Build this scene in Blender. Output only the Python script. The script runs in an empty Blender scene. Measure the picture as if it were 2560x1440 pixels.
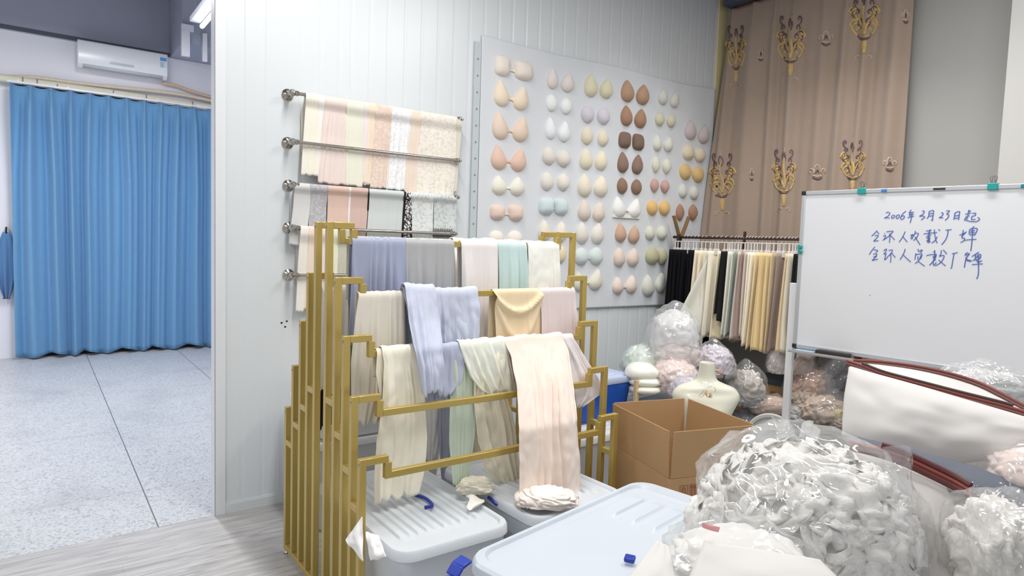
import bpy, bmesh, math, random
import numpy as np
from mathutils import Vector, noise, Matrix
PI = math.pi
SC = bpy.context.scene
COL = SC.collection

# ---------------------------------------------------------------- camera
YAW, PITCH, ROLL, FPX, CAMH = .63336, -.071418, .032419, 1634.6, 1.5
cy_, sy_, cp_, sp_ = math.cos(YAW), math.sin(YAW), math.cos(PITCH), math.sin(PITCH)
FW = Vector((sy_*cp_, cy_*cp_, sp_)); RT = Vector((cy_, -sy_, 0)); UP = RT.cross(FW)
RT, UP = RT*math.cos(ROLL)+UP*math.sin(ROLL), UP*math.cos(ROLL)-RT*math.sin(ROLL)
CP = Vector((0, 0, CAMH))
cam = bpy.data.cameras.new('camera'); camo = bpy.data.objects.new('camera', cam); COL.objects.link(camo)
cam.sensor_fit = 'HORIZONTAL'; cam.sensor_width = 36; cam.lens = 36*FPX/2560; cam.clip_start = .05
m3 = Matrix((RT, UP, -FW)).transposed(); camo.matrix_world = Matrix.Translation(CP) @ m3.to_4x4()
SC.camera = camo

# ---------------------------------------------------------------- light, world, exposure
SC.view_settings.view_transform = 'Standard'; SC.view_settings.look = 'None'
SC.view_settings.gamma = 1; SC.view_settings.use_curve_mapping = False
SC.view_settings.exposure = 0.06
SC.cycles.transparent_max_bounces = 20
W = bpy.data.worlds.new('world'); SC.world = W; W.use_nodes = True
W.node_tree.nodes['Background'].inputs[0].default_value = (.97, .98, 1, 1)
W.node_tree.nodes['Background'].inputs[1].default_value = .50
def area(name, loc, sx, sy, power, col=(1, .98, .95), rot=(0, 0, 0), spread=PI):
    l = bpy.data.lights.new(name, 'AREA'); l.shape = 'RECTANGLE'; l.size = sx; l.size_y = sy
    l.energy = power; l.color = col
    l.spread = spread
    o = bpy.data.objects.new(name, l); o.location = loc; o.rotation_euler = rot; COL.objects.link(o); return o
area('ceiling_or_fill_light', (1.25, 1.8, 3.55), .25, 2.2, 60)
area('ceiling_or_fill_light', (3.1, 1.0, 3.55), .25, 1.6, 44)
area('ceiling_or_fill_light', (-1.3, .4, 3.55), .25, 2.2, 40)
area('ceiling_or_fill_light', (3.75, 2.3, 3.55), .25, 1.2, 15, spread=1.9)  # added fill light, no fixture here: lifts the dark shelf and curtain side
area('side_room_light', (.6, 6.0, 3.75), .25, 2.6, 96, (.98, .98, 1))
area('side_room_light', (-1.9, 6.2, 3.75), .25, 2.6, 70, (.98, .98, 1))

# ---------------------------------------------------------------- pixel -> world
def ray(x, y): return FW + RT*((x-1280)/FPX) - UP*((y-720)/FPX)
def onX(x, y, v): d = ray(x, y); return CP + d*(v/d.x)
def onY(x, y, v): d = ray(x, y); return CP + d*(v/d.y)
def onZ(x, y, v): d = ray(x, y); return CP + d*((v-CAMH)/d.z)
def onD(x, y, w): return CP + ray(x, y)*w
def onP(x, y, P, n): d = ray(x, y); return CP + d*((P-CP).dot(n)/d.dot(n))
HR = Vector((cy_, -sy_, 0)); HF = Vector((sy_, cy_, 0)); ZZ = Vector((0, 0, 1))

# ---------------------------------------------------------------- materials
def lin(h):
    h = h.lstrip('#'); v = [int(h[i:i+2], 16)/255 for i in (0, 2, 4)]
    return [(c/12.92 if c <= .04045 else ((c+.055)/1.055)**2.4) for c in v]+[1]
MC = {}
def nd(t, k, **kw):
    n = t.nodes.new(k)
    for a, b in kw.items(): setattr(n, a, b)
    return n
def base(name):
    m = bpy.data.materials.new(name); m.use_nodes = True
    return m, m.node_tree, m.node_tree.nodes['Principled BSDF']
def tex(t, k, scale, vec=None, **inp):
    n = nd(t, k)
    n.inputs['Scale'].default_value = scale
    for a, b in inp.items(): n.inputs[a].default_value = b
    if vec is None:
        tc = nd(t, 'ShaderNodeTexCoord'); vec = tc.outputs['Object']
    t.links.new(vec, n.inputs['Vector']); return n
def bump(t, p, sock, st=.2, dist=.01):
    b = nd(t, 'ShaderNodeBump'); b.inputs['Strength'].default_value = st; b.inputs['Distance'].default_value = dist
    t.links.new(sock, b.inputs['Height']); t.links.new(b.outputs[0], p.inputs['Normal']); return b
def mixc(t, a, b, fac):
    n = nd(t, 'ShaderNodeMix', data_type='RGBA')
    for s, v in ((n.inputs[6], a), (n.inputs[7], b), (n.inputs[0], fac)):
        if hasattr(v, 'is_output') or isinstance(v, bpy.types.NodeSocket): t.links.new(v, s)
        else: s.default_value = v
    return n.outputs[2]
def ramp(t, sock, a, b):
    n = nd(t, 'ShaderNodeMapRange'); n.inputs['From Min'].default_value = a; n.inputs['From Max'].default_value = b
    t.links.new(sock, n.inputs['Value']); return n.outputs[0]
def plain(h, rough=.6, metal=0, spec=.5, var=.06, nscale=6, bmp=0, coat=0):
    key = ('p', h, rough, metal, spec, var, nscale, bmp, coat)
    if key in MC: return MC[key]
    m, t, p = base('paint_'+h.strip('#')); c = lin(h)
    p.inputs['Roughness'].default_value = rough; p.inputs['Metallic'].default_value = metal
    p.inputs['Specular IOR Level'].default_value = spec; p.inputs['Coat Weight'].default_value = coat
    n = tex(t, 'ShaderNodeTexNoise', nscale, Detail=4)
    d = [x*(1-var) for x in c[:3]]+[1]; u = [min(1, x*(1+var)) for x in c[:3]]+[1]
    t.links.new(mixc(t, d, u, n.outputs[0]), p.inputs['Base Color'])
    if bmp: bump(t, p, n.outputs[0], bmp, .004)
    MC[key] = m; return m
def soft(h, k=.80, up=1.04):
    c = lin(h); l = .3*c[0]+.6*c[1]+.1*c[2]
    return [min(.93, (l+(x-l)*k)*up) for x in c[:3]]+[1]
def cloth(h, rough=.85, sheen=.25, satin=False, trans=0):
    key = ('c', h, rough, sheen, satin, trans)
    if key in MC: return MC[key]
    m, t, p = base('cloth_'+h.strip('#')); c = soft(h)
    p.inputs['Roughness'].default_value = .42 if satin else rough
    p.inputs['Sheen Weight'].default_value = sheen; p.inputs['Specular IOR Level'].default_value = .4 if satin else .2
    n = tex(t, 'ShaderNodeTexNoise', 14, Detail=3)
    u = [min(1, x*1.04) for x in c[:3]]+[1]; d = [x*.95 for x in c[:3]]+[1]
    t.links.new(mixc(t, d, u, n.outputs[0]), p.inputs['Base Color'])
    w = tex(t, 'ShaderNodeTexNoise', 500, Detail=2); bump(t, p, w.outputs[0], .12, .002)
    if trans:
        out = t.nodes['Material Output']; tr = nd(t, 'ShaderNodeBsdfTransparent'); mx = nd(t, 'ShaderNodeMixShader')
        mx.inputs[0].default_value = trans
        t.links.new(p.outputs[0], mx.inputs[1]); t.links.new(tr.outputs[0], mx.inputs[2]); t.links.new(mx.outputs[0], out.inputs[0])
    MC[key] = m; return m
def lace(h, h2, sc=60, hole=.3):
    key = ('l', h, h2, sc, hole)
    if key in MC: return MC[key]
    m, t, p = base('lace_'+h.strip('#'))
    p.inputs['Roughness'].default_value = .8; p.inputs['Sheen Weight'].default_value = .2
    nz = tex(t, 'ShaderNodeTexNoise', sc*.35, Detail=3, Distortion=2.2)
    v = tex(t, 'ShaderNodeTexVoronoi', sc, nz.outputs['Color']); v2 = tex(t, 'ShaderNodeTexVoronoi', sc*.6); v2.feature = 'DISTANCE_TO_EDGE'
    big = tex(t, 'ShaderNodeTexNoise', 16, Detail=2, Distortion=3)
    f = ramp(t, big.outputs[0], .46, .53); e = ramp(t, v2.outputs['Distance'], .05, .12)
    mu = nd(t, 'ShaderNodeMath', operation='MULTIPLY'); t.links.new(f, mu.inputs[0]); t.links.new(e, mu.inputs[1])
    t.links.new(mixc(t, soft(h2), soft(h), mu.outputs[0]), p.inputs['Base Color'])
    bump(t, p, nz.outputs[0], .4, .003)
    if hole:
        out = t.nodes['Material Output']; tr = nd(t, 'ShaderNodeBsdfTransparent'); mx = nd(t, 'ShaderNodeMixShader')
        mm = nd(t, 'ShaderNodeMath', operation='MULTIPLY'); mm.inputs[1].default_value = hole; t.links.new(mu.outputs[0], mm.inputs[0]); t.links.new(mm.outputs[0], mx.inputs[0])
        t.links.new(p.outputs[0], mx.inputs[1]); t.links.new(tr.outputs[0], mx.inputs[2]); t.links.new(mx.outputs[0], out.inputs[0])
    MC[key] = m; return m
def film(h='ffffff', milky=.12, gloss=.09, bs=6, rough=.13):
    """thin clear plastic: mostly see-through with sharp highlights"""
    key = ('f', h, milky, gloss, bs, rough)
    if key in MC: return MC[key]
    m, t, p = base('film_'+h); t.nodes.remove(p); out = t.nodes['Material Output']
    tr = nd(t, 'ShaderNodeBsdfTransparent'); df = nd(t, 'ShaderNodeBsdfDiffuse'); gl = nd(t, 'ShaderNodeBsdfGlossy')
    df.inputs[0].default_value = lin(h); gl.inputs['Roughness'].default_value = rough
    a = nd(t, 'ShaderNodeMixShader'); a.inputs[0].default_value = milky
    b = nd(t, 'ShaderNodeMixShader'); fr = nd(t, 'ShaderNodeLayerWeight'); fr.inputs[0].default_value = .35
    ml = nd(t, 'ShaderNodeMath', operation='MULTIPLY_ADD'); ml.inputs[1].default_value = .15; ml.inputs[2].default_value = gloss*.8
    n0 = tex(t, 'ShaderNodeTexNoise', bs*.8, Detail=2)
    n = tex(t, 'ShaderNodeTexVoronoi', bs*1.5, n0.outputs['Color'])
    n.inputs['Scale'].default_value = 5
    bp = nd(t, 'ShaderNodeBump'); bp.inputs['Strength'].default_value = .6; bp.inputs['Distance'].default_value = .02
    L = t.links.new
    L(n.outputs[0], bp.inputs['Height']); L(bp.outputs[0], gl.inputs['Normal']); L(bp.outputs[0], fr.inputs['Normal'])
    L(fr.outputs['Fresnel'], ml.inputs[0]); L(ml.outputs[0], b.inputs[0])
    L(tr.outputs[0], a.inputs[1]); L(df.outputs[0], a.inputs[2]); L(a.outputs[0], b.inputs[1]); L(gl.outputs[0], b.inputs[2]); L(b.outputs[0], out.inputs[0])
    MC[key] = m; return m

# ---------------------------------------------------------------- mesh helpers
class MB:
    def __init__(s): s.v = []; s.f = []
    def add(s, vs, fs):
        n = len(s.v); s.v += [Vector(v) for v in vs]; s.f += [tuple(i+n for i in f) for f in fs]; return s
    def box(s, a, b, M=None):
        (x0, y0, z0), (x1, y1, z1) = a, b
        vs = [Vector(q) for q in ((x0,y0,z0),(x1,y0,z0),(x1,y1,z0),(x0,y1,z0),(x0,y0,z1),(x1,y0,z1),(x1,y1,z1),(x0,y1,z1))]
        if M: vs = [M @ q for q in vs]
        return s.add(vs, [(0,3,2,1),(4,5,6,7),(0,1,5,4),(1,2,6,5),(2,3,7,6),(3,0,4,7)])
    def beam(s, p, q, w, h=None, up=ZZ):
        h = h or w; p, q = Vector(p), Vector(q); d = (q-p).normalized()
        if abs(d.dot(up)) > .99: up = Vector((0, 1, 0))
        r = d.cross(up).normalized()*w/2; u = r.cross(d).normalized()*h/2
        vs = [p-r-u, p+r-u, p+r+u, p-r+u, q-r-u, q+r-u, q+r+u, q-r+u]
        return s.add(vs, [(0,1,2,3),(4,7,6,5),(0,4,5,1),(1,5,6,2),(2,6,7,3),(3,7,4,0)])
    def tube(s, pts, r, n=10, cap=True):
        pts = [Vector(p) for p in pts]; rs = r if isinstance(r, (list, tuple)) else [r]*len(pts)
        rings = []; ref = None
        for i, p in enumerate(pts):
            d = (pts[min(i+1, len(pts)-1)]-pts[max(i-1, 0)]).normalized()
            if ref is None: ref = Vector((0, 0, 1)) if abs(d.z) < .9 else Vector((1, 0, 0))
            a = (ref-d*ref.dot(d)).normalized(); b = d.cross(a); ref = a
            rings.append([p+(a*math.cos(2*PI*k/n)+b*math.sin(2*PI*k/n))*rs[i] for k in range(n)])
        vs = [v for R in rings for v in R]; m = len(rings)
        fs = [(i*n+k, i*n+(k+1) % n, (i+1)*n+(k+1) % n, (i+1)*n+k) for i in range(m-1) for k in range(n)]
        if cap: fs += [tuple(range(n-1, -1, -1)), tuple(range((m-1)*n, m*n))]
        return s.add(vs, fs)
    def grid(s, fn, nu, nv, closed=False):
        vs = [fn(i/nu, j/nv) for j in range(nv+1) for i in range(nu+(0 if closed else 1))]
        w = nu+(0 if closed else 1)
        fs = [(j*w+i, j*w+(i+1) % w, (j+1)*w+(i+1) % w, (j+1)*w+i) for j in range(nv) for i in range(nu)]
        return s.add(vs, fs)
    def ball(s, c, r, nu=16, nv=10, sc=(1, 1, 1)):
        c = Vector(c)
        return s.grid(lambda u, v: c+Vector((math.cos(2*PI*u)*math.sin(PI*(v*.998+.001))*sc[0], math.sin(2*PI*u)*math.sin(PI*(v*.998+.001))*sc[1], math.cos(PI*v)*sc[2]))*r, nu, nv, True)
    def lathe(s, c, ax, prof, n=20):
        c, ax = Vector(c), Vector(ax).normalized(); a = ax.orthogonal().normalized(); b = ax.cross(a)
        vs = [c+ax*h+(a*math.cos(2*PI*k/n)+b*math.sin(2*PI*k/n))*r for r, h in prof for k in range(n)]
        m = len(prof)
        return s.add(vs, [(i*n+k, i*n+(k+1) % n, (i+1)*n+(k+1) % n, (i+1)*n+k) for i in range(m-1) for k in range(n)])
    def ribbon(s, pts, w, nrm, lift=.0008, taper=False):
        """flat pen stroke lying on a surface"""
        pts = [Vector(p) for p in pts]; nrm = Vector(nrm); vs = []
        for i, p in enumerate(pts):
            d = (pts[min(i+1, len(pts)-1)]-pts[max(i-1, 0)]).normalized(); r = d.cross(nrm).normalized()
            k = w/2*(math.sin(PI*(.12+.83*i/max(1, len(pts)-1)))**.6 if taper else 1)
            vs += [p-r*k+nrm*lift, p+r*k+nrm*lift]
        return s.add(vs, [(2*i, 2*i+1, 2*i+3, 2*i+2) for i in range(len(pts)-1)])
ORG = {}
def mk(name, mb, mat, parent=None, bevel=0, solid=0, sub=0, sharp=35, base_z=True):
    me = bpy.data.meshes.new(name); vs = mb.v
    if parent: o0 = ORG[parent]
    else:
        xs = [v.x for v in vs]; ys = [v.y for v in vs]; zs = [v.z for v in vs]
        o0 = Vector(((min(xs)+max(xs))/2, (min(ys)+max(ys))/2, min(zs)))
    me.from_pydata([v-o0 for v in vs], [], mb.f)
    me.polygons.foreach_set('use_smooth', [True]*len(me.polygons))
    if sharp < 180: me.set_sharp_from_angle(angle=math.radians(sharp))
    me.materials.append(mat)
    o = bpy.data.objects.new(name, me); COL.objects.link(o)
    if parent: o.parent = parent
    else: o.location = o0
    ORG[o] = o0
    if solid:
        md = o.modifiers.new('thickness', 'SOLIDIFY'); md.thickness = solid; md.offset = 0
    if bevel:
        md = o.modifiers.new('bevel', 'BEVEL'); md.width = bevel; md.segments = 2; md.limit_method = 'ANGLE'
    if sub:
        md = o.modifiers.new('subdivision', 'SUBSURF'); md.levels = md.render_levels = sub
    return o
def thing(name, label, cat, loc, group=None):
    o = bpy.data.objects.new(name, None); o.empty_display_size = .05; COL.objects.link(o)
    o.location = loc; ORG[o] = Vector(loc); return tag(o, label, cat, group)
def tag(o, label, cat, group=None, kind=None):
    o['label'] = label; o['category'] = cat
    if group: o['group'] = group
    if kind: o['kind'] = kind
    return o
def struct(name, mb, mat, **k):
    o = mk(name, mb, mat, **k)
    o['kind'] = 'structure'; return o
def smooth(a, b, x):
    t = max(0, min(1, (x-a)/(b-a))); return t*t*(3-2*t)
def catmull(P, t):
    n = len(P)-1; x = t*n; i = min(int(x), n-1); f = x-i
    a, b, c, d = P[max(i-1, 0)], P[i], P[i+1], P[min(i+2, n)]
    return .5*((2*b)+(c-a)*f+(2*a-5*b+4*c-d)*f*f+(3*b-a-3*c+d)*f**3)
def curve(P, n=24):
    P = [Vector(p) for p in P]; return [catmull(P, i/n) for i in range(n+1)]


# ================================================================ THE ROOM
Y0, XR, YF = 3.62, 4.86, 9.21
def wood_floor():
    m, t, p = base('grey_laminate'); L = t.links.new
    tc = nd(t, 'ShaderNodeTexCoord'); mp = nd(t, 'ShaderNodeMapping'); mp.inputs['Scale'].default_value = (1.2, 14, 1)
    L(tc.outputs['Object'], mp.inputs[0])
    n = tex(t, 'ShaderNodeTexNoise', 2.2, mp.outputs[0], Detail=7, Distortion=1.6)
    br = nd(t, 'ShaderNodeTexBrick'); L(tc.outputs['Object'], br.inputs['Vector'])
    br.inputs['Scale'].default_value = 1; br.inputs['Brick Width'].default_value = 1.2; br.inputs['Row Height'].default_value = .19
    br.inputs['Mortar Size'].default_value = .0012; br.inputs['Color1'].default_value = (.42, .42, .42, 1); br.inputs['Color2'].default_value = (.62, .62, .62, 1); br.inputs['Mortar'].default_value = (.12, .12, .12, 1)
    g = mixc(t, lin('a09e9d'), lin('d0cecd'), ramp(t, n.outputs[0], .3, .62))
    mm = nd(t, 'ShaderNodeMix', data_type='RGBA', blend_type='MULTIPLY'); mm.inputs[0].default_value = .3
    L(g, mm.inputs[6]); L(br.outputs[0], mm.inputs[7])
    ho = nd(t, 'ShaderNodeBrightContrast'); ho.inputs['Bright'].default_value = .03; L(mm.outputs[2], ho.inputs[0])
    L(ho.outputs[0], p.inputs['Base Color']); p.inputs['Roughness'].default_value = .38
    bump(t, p, n.outputs[0], .08, .002); return m
def terrazzo():
    m, t, p = base('terrazzo'); L = t.links.new
    tc = nd(t, 'ShaderNodeTexCoord')
    v = tex(t, 'ShaderNodeTexVoronoi', 55, tc.outputs['Object']); n = tex(t, 'ShaderNodeTexNoise', 1.3, tc.outputs['Object'], Detail=5)
    n2 = tex(t, 'ShaderNodeTexNoise', 16, tc.outputs['Object'], Detail=8, Distortion=5)
    v.feature = 'F1'
    c = mixc(t, lin('8d9194'), lin('c6c9cc'), ramp(t, n2.outputs[0], .40, .52))
    chips = ramp(t, v.outputs['Distance'], .1, 1.0)
    c = mixc(t, c, lin('d0d2d5'), chips)
    nt = ramp(t, n.outputs[0], .33, .47)
    c = mixc(t, mixc(t, c, lin('8e9298'), .25), c, nt)
    # joints
    sep = nd(t, 'ShaderNodeSeparateXYZ'); L(tc.outputs['Object'], sep.inputs[0])
    def joint(sock, pitch, off, w):
        a = nd(t, 'ShaderNodeMath', operation='ADD'); a.inputs[1].default_value = off; L(sock, a.inputs[0])
        b = nd(t, 'ShaderNodeMath', operation='PINGPONG'); b.inputs[1].default_value = pitch/2; L(a.outputs[0], b.inputs[0])
        c_ = nd(t, 'ShaderNodeMath', operation='LESS_THAN'); c_.inputs[1].default_value = w; L(b.outputs[0], c_.inputs[0]); return c_.outputs[0]
    return m, t, p, c, sep, joint
def terr():
    m, t, p, c, sep, joint = terrazzo(); L = t.links.new
    jx = joint(sep.outputs[0], .95, .95*20-.49+TX, .0032); jy = joint(sep.outputs[1], 1.345, 1.345*20-4.19+TY, .003)
    gt = nd(t, 'ShaderNodeMath', operation='GREATER_THAN'); gt.inputs[1].default_value = -TX; L(sep.outputs[0], gt.inputs[0])
    ml = nd(t, 'ShaderNodeMath', operation='MULTIPLY'); L(gt.outputs[0], ml.inputs[0]); L(jx, ml.inputs[1])
    c = mixc(t, c, lin('6d7075'), ml.outputs[0])
    mu = nd(t, 'ShaderNodeMath', operation='MULTIPLY'); mu.inputs[1].default_value = .6; L(jy, mu.inputs[0])
    c = mixc(t, c, lin('80848a'), mu.outputs[0])
    L(c, p.inputs['Base Color']); p.inputs['Roughness'].default_value = .4; return m
def slab(name, x0, y0, x1, y1, z0, z1, mat):
    return struct(name, MB().box((x0, y0, z0), (x1, y1, z1)), mat)
TX, TY = (-3.0+5.2)/2, (3.62+11.5)/2
slab('floor', -3.0, -1.6, 6.0, Y0, -.06, 0, wood_floor())
slab('floor_tiled', -3.0, Y0, 5.2, 11.5, -.06, .001, terr())
slab('ceiling', -3.0, -1.6, 6.0, 9.6, 4.3, 4.36, plain('6f7280', .9))
# partition wall of ribbed sandwich panels
wallM = plain('dde2e5', .33, spec=.5, var=.015, nscale=2)
gro = [.891, .995, 1.102, 1.194, 1.3, 1.407, 1.478]
x = 1.59
while x < XR: gro.append(x); x += .1115
prof = [(.80, 0)]
for g in gro: prof += [(g-.012, 0), (g-.008, .0011), (g+.006, .0013), (g+.012, 0)]
prof.append((XR, 0)); mb = MB()
n = len(prof); H = 4.3
mb.add([(px_, Y0+d, z) for z in (.0, H) for px_, d in prof]+[(px_, Y0+.06, z) for z in (0, H) for px_, d in prof],
       [(i, i+1, n+i+1, n+i) for i in range(n-1)]+[(2*n+i+1, 2*n+i, 3*n+i, 3*n+i+1) for i in range(n-1)]+[(n-1, 3*n-1, 4*n-1, 2*n-1), (0, n, 3*n, 2*n)])
struct('wall_back', mb, wallM, sharp=8)
# end channel of the partition
mb = MB().box((.752, Y0-.012, 0), (.806, Y0-.008, H)).box((.752, Y0-.012, 0), (.756, Y0+.075, H)).box((.752, Y0+.071, 0), (.806, Y0+.075, H)).box((.756, Y0-.008, 0), (.80, Y0+.071, H))
struct('trim_1', mb, plain('e3e6ea', .35, var=.01), bevel=.0015)
mb = MB().box((.806, Y0-.016, 0), (XR, Y0-.0005, .055)).box((.806, Y0-.009, .055), (XR, Y0-.0005, .061))
struct('baseboard_back', mb, plain('d9dee0', .35, var=.01), bevel=.002)
# wall on the right with curtain
slab('wall_right', XR, 1.45, XR+.12, Y0+.06, 0, H, plain('abaaa7', .8, var=.02))
slab('wall_right_pier', XR-.30, -1.2, XR+.12, 1.45, 0, H, plain('c6c5c2', .8, var=.02))
slab('trim_2', XR-.16, 1.452, XR-.0005, 3.54, 3.52, H-.001, plain('4a5566', .6))
slab('trim_3', XR-.115, Y0-.010, XR-.001, Y0-.0005, .062, H-.001, plain('ecdca6', .6, var=.05))
# far wall of the side room
farM = plain('f1f1f8', .8, var=.015, nscale=1)
mb = MB().box((-3, YF, 0), (-.16, YF+.12, 3.62)).box((-.16, YF, 3.09), (2.3, YF+.12, 3.62)).box((2.3, YF, 0), (5.2, YF+.12, 3.62))
struct('wall_far', mb, farM)
slab('wall_far_upper', -3, YF-.05, 5.2, YF+.12, 3.62, H-.001, plain('a9acbc', .85, var=.03, nscale=1))
slab('trim_4', -3, YF-.055, 5.2, YF-.0505, 3.62, 3.665, plain('5c5f6b', .85))
slab('wall_niche', -.3, YF+.6, 2.5, YF+.68, 0, 3.3, plain('2a2624', .9))  # near-black colour stands in for the unlit room behind the curtain
slab('wall_side', 2.32, Y0+.08, 2.42, YF-.06, 0, H-.001, plain('d8d9e2', .8, var=.02))
# dark beam across the side room
mb = MB().box((1.40, 8.35, 3.62), (2.31, YF-.06, H-.001)); struct('wall_far_beam', mb, plain('a9aebf', .85, var=.03))
slab('gap_shade_strip', -.155, YF+.01, 2.295, YF+.03, .0015, .07, plain('1c1a1c', .6))  # black strip stands in for the shade in the gap under the blue curtain

# ================================================================ SIDE ROOM THINGS
def pinch_curtain(axis, P, a0, a1, z0, z1, folds, amp, seed, nu=240, nv=60, sag=None, hem=.02, bil=0):
    """curtain surface: returns function(u,v)->Vector; u along width, v 0 top..1 bottom"""
    rnd = random.Random(seed); ph = [rnd.uniform(0, 6.28) for _ in range(6)]
    def S(u, v):
        z = z1+(z0-z1)*v
        w = u*folds+.16*math.sin(2*PI*u*3.3+ph[0])*min(1, v*3)+.10*math.sin(2*PI*(u*1.3+v*.4)+ph[1])*v
        c = math.cos(2*PI*w)
        r = (.5+.5*c)
        fold = r**1.7
        fine = .18*math.sin(2*PI*w*2.0+ph[2]+v*1.5)+.10*math.sin(2*PI*u*folds*.5+ph[3])
        # pinched top: narrow crest at the pleat
        pin = math.exp(-((w-round(w))/.07)**2)
        k = smooth(0, .10, v)
        d = amp*((1-k)*(.55*pin+.12*fold)+k*(fold*(.85+.25*math.sin(ph[4]+u*9))+fine))
        d += bil*math.sin(PI*min(1, v*1.1))*max(0, 1-u*5)
        a = a0+(a1-a0)*u
        zz = z+(hem*math.sin(2*PI*w*.5+ph[5]) if v > .98 else 0)*(v-.98)/.02
        if v < .04: zz -= (1-math.exp(-((w-round(w))/.25)**2))*.016*(1-v/.04)
        return Vector((P-d, a, zz)) if axis == 'X' else Vector((a, P-d, zz))
    return S
t = thing('blue_curtain', 'sky blue pinch-pleated curtain closing the doorway in the side room', 'curtain', (1.0, 9.08, .03))
SB = pinch_curtain('Y', 9.10, -.175, 2.29, .035, 3.035, 13.5, .12, 4)
mk('curtain_panel', MB().grid(SB, 300, 60), cloth('62a3d4', sheen=.2), t, solid=.003, sharp=180)
mb = MB()
for k in range(14):
    a = -.175+(2.465)*(k/13.5); mb.beam((a, 9.075, 3.01), (a, 9.075, 3.05), .008, .004)
mk('curtain_hook', mb, plain('e8e8ee', .4), t)
mb = MB().beam((-.20, 9.085, 3.055), (2.31, 9.085, 3.055), .03, .022)
for a in (-.1, .35, .8, 1.25, 1.7, 2.15): mb.box((a-.012, 9.075, 3.06), (a+.012, 9.209, 3.078))
tag(mk('curtain_track', mb, plain('eef0f6', .35)), 'white ceiling-style curtain track above the blue curtain', 'curtain track')
# loose end of blue cloth on a hook at the left edge
def drp(u, v):
    wdt = .05+.10*math.sin(PI*min(1, v*1.05))**.8
    return Vector((-.235+(u-.5)*wdt*1.2-.01*v, 9.16-.03*math.cos(u*2*PI*2.3)*v-.02, 1.42-v*.74))
t = thing('blue_tie_cloth', 'small folded blue cloth hanging from a dark hook left of the blue curtain', 'cloth', (-.24, 9.17, .68))
mk('cloth', MB().grid(drp, 24, 30), cloth('4f86bd'), t, solid=.004, sharp=180)
mk('hook', MB().tube([(-.235, 9.208, 1.47), (-.235, 9.15, 1.47), (-.235, 9.13, 1.44), (-.235, 9.14, 1.41)], .009, 8), plain('26262b', .5), t)
# pipes on the wall
def wallpipe(pts, r): return MB().tube(curve(pts, 60), r, 12)
t = thing('insulated_pipe', 'thick cream insulated pipe running above the blue curtain', 'pipe', (.8, 9.13, 3.05))
A = [onY(x_, y_, 9.12) for x_, y_ in ((-60, 185), (80, 206), (280, 233), (420, 254), (560, 274))]
mk('pipe', MB().tube(A, .043, 16), plain('e4dfc8', .7), t)
mb = MB()
for x_, y_ in ((57, 203), (93, 208), (143, 216), (283, 234), (365, 246), (480, 262)):
    c = onY(x_, y_, 9.12); mb.tube([c-Vector((.006, 0, 0)), c+Vector((.006, 0, 0))], .045, 16)
mk('strap', mb, plain('8a857a', .6), t)
A = [onY(x_, y_, 9.14) for x_, y_ in ((-60, 192), (20, 192), (90, 194), (180, 206), (280, 217), (370, 226), (450, 236), (520, 250), (560, 258))]
tag(mk('refrigerant_pipe', MB().tube(curve(A, 60), .022, 12), plain('ddcfbe', .7, var=.12, nscale=30)), 'wrapped pinkish pipe sagging behind the cream pipe under the air conditioner', 'pipe')
A = [onY(x_, y_, 9.14) for x_, y_ in ((405, 207), (440, 214), (480, 228), (520, 240), (560, 250))]
tag(mk('drain_pipe', MB().tube(curve(A, 30), .018, 10), plain('d9b9a2', .7, var=.1, nscale=30)), 'short taped pipe leaving the right end of the air conditioner', 'pipe')
# air conditioner
t = thing('air_conditioner', 'white split air conditioner high on the far wall', 'air conditioner', (.9, 9.2, 3.32))
ax0, ax1, az0, az1 = .44, 1.345, 3.31, 3.605
pr = [(9.209, az0+.02), (9.05, az0), (8.985, az0+.035), (8.975, az0+.09), (8.97, az1-.03), (8.985, az1), (9.209, az1)]
mb = MB(); k = len(pr)
mb.add([(ax0, a, b) for a, b in pr]+[(ax1, a, b) for a, b in pr], [(i, (i+1) % k, k+(i+1) % k, k+i) for i in range(k)]+[tuple(range(k-1, -1, -1)), tuple(range(k, 2*k))])
mk('casing', mb, plain('f3f5f8', .25, var=.005), t, bevel=.008)
mb = MB().add([(ax0+.05, 9.046, az0-.003), (ax1-.05, 9.046, az0-.003), (ax1-.05, 8.983, az0+.03), (ax0+.05, 8.983, az0+.03)], [(0, 1, 2, 3)])
mk('louvre', mb, plain('cfd2d6', .35), t, solid=.004)
mk('display_strip', MB().box((.75, 8.9665, 3.385), (.99, 8.9725, 3.405)), plain('c9ced4', .3), t)
mb = MB().box((1.262, 8.9655, 3.435), (1.332, 8.9715, 3.555)); e = mk('energy_label', mb, plain('dfeaf6', .5), t)
mb = MB().box((1.263, 8.964, 3.515), (1.331, 8.9652, 3.554))
mk('label_header', mb, plain('5b9fdc', .5), e)
mb = MB()
for i in range(6): mb.box((1.268, 8.964, 3.442+i*.011), (1.30+.004*(i % 3), 8.9652, 3.446+i*.011))
mk('label_lines', mb, plain('7f9fc4', .5), e)
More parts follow.
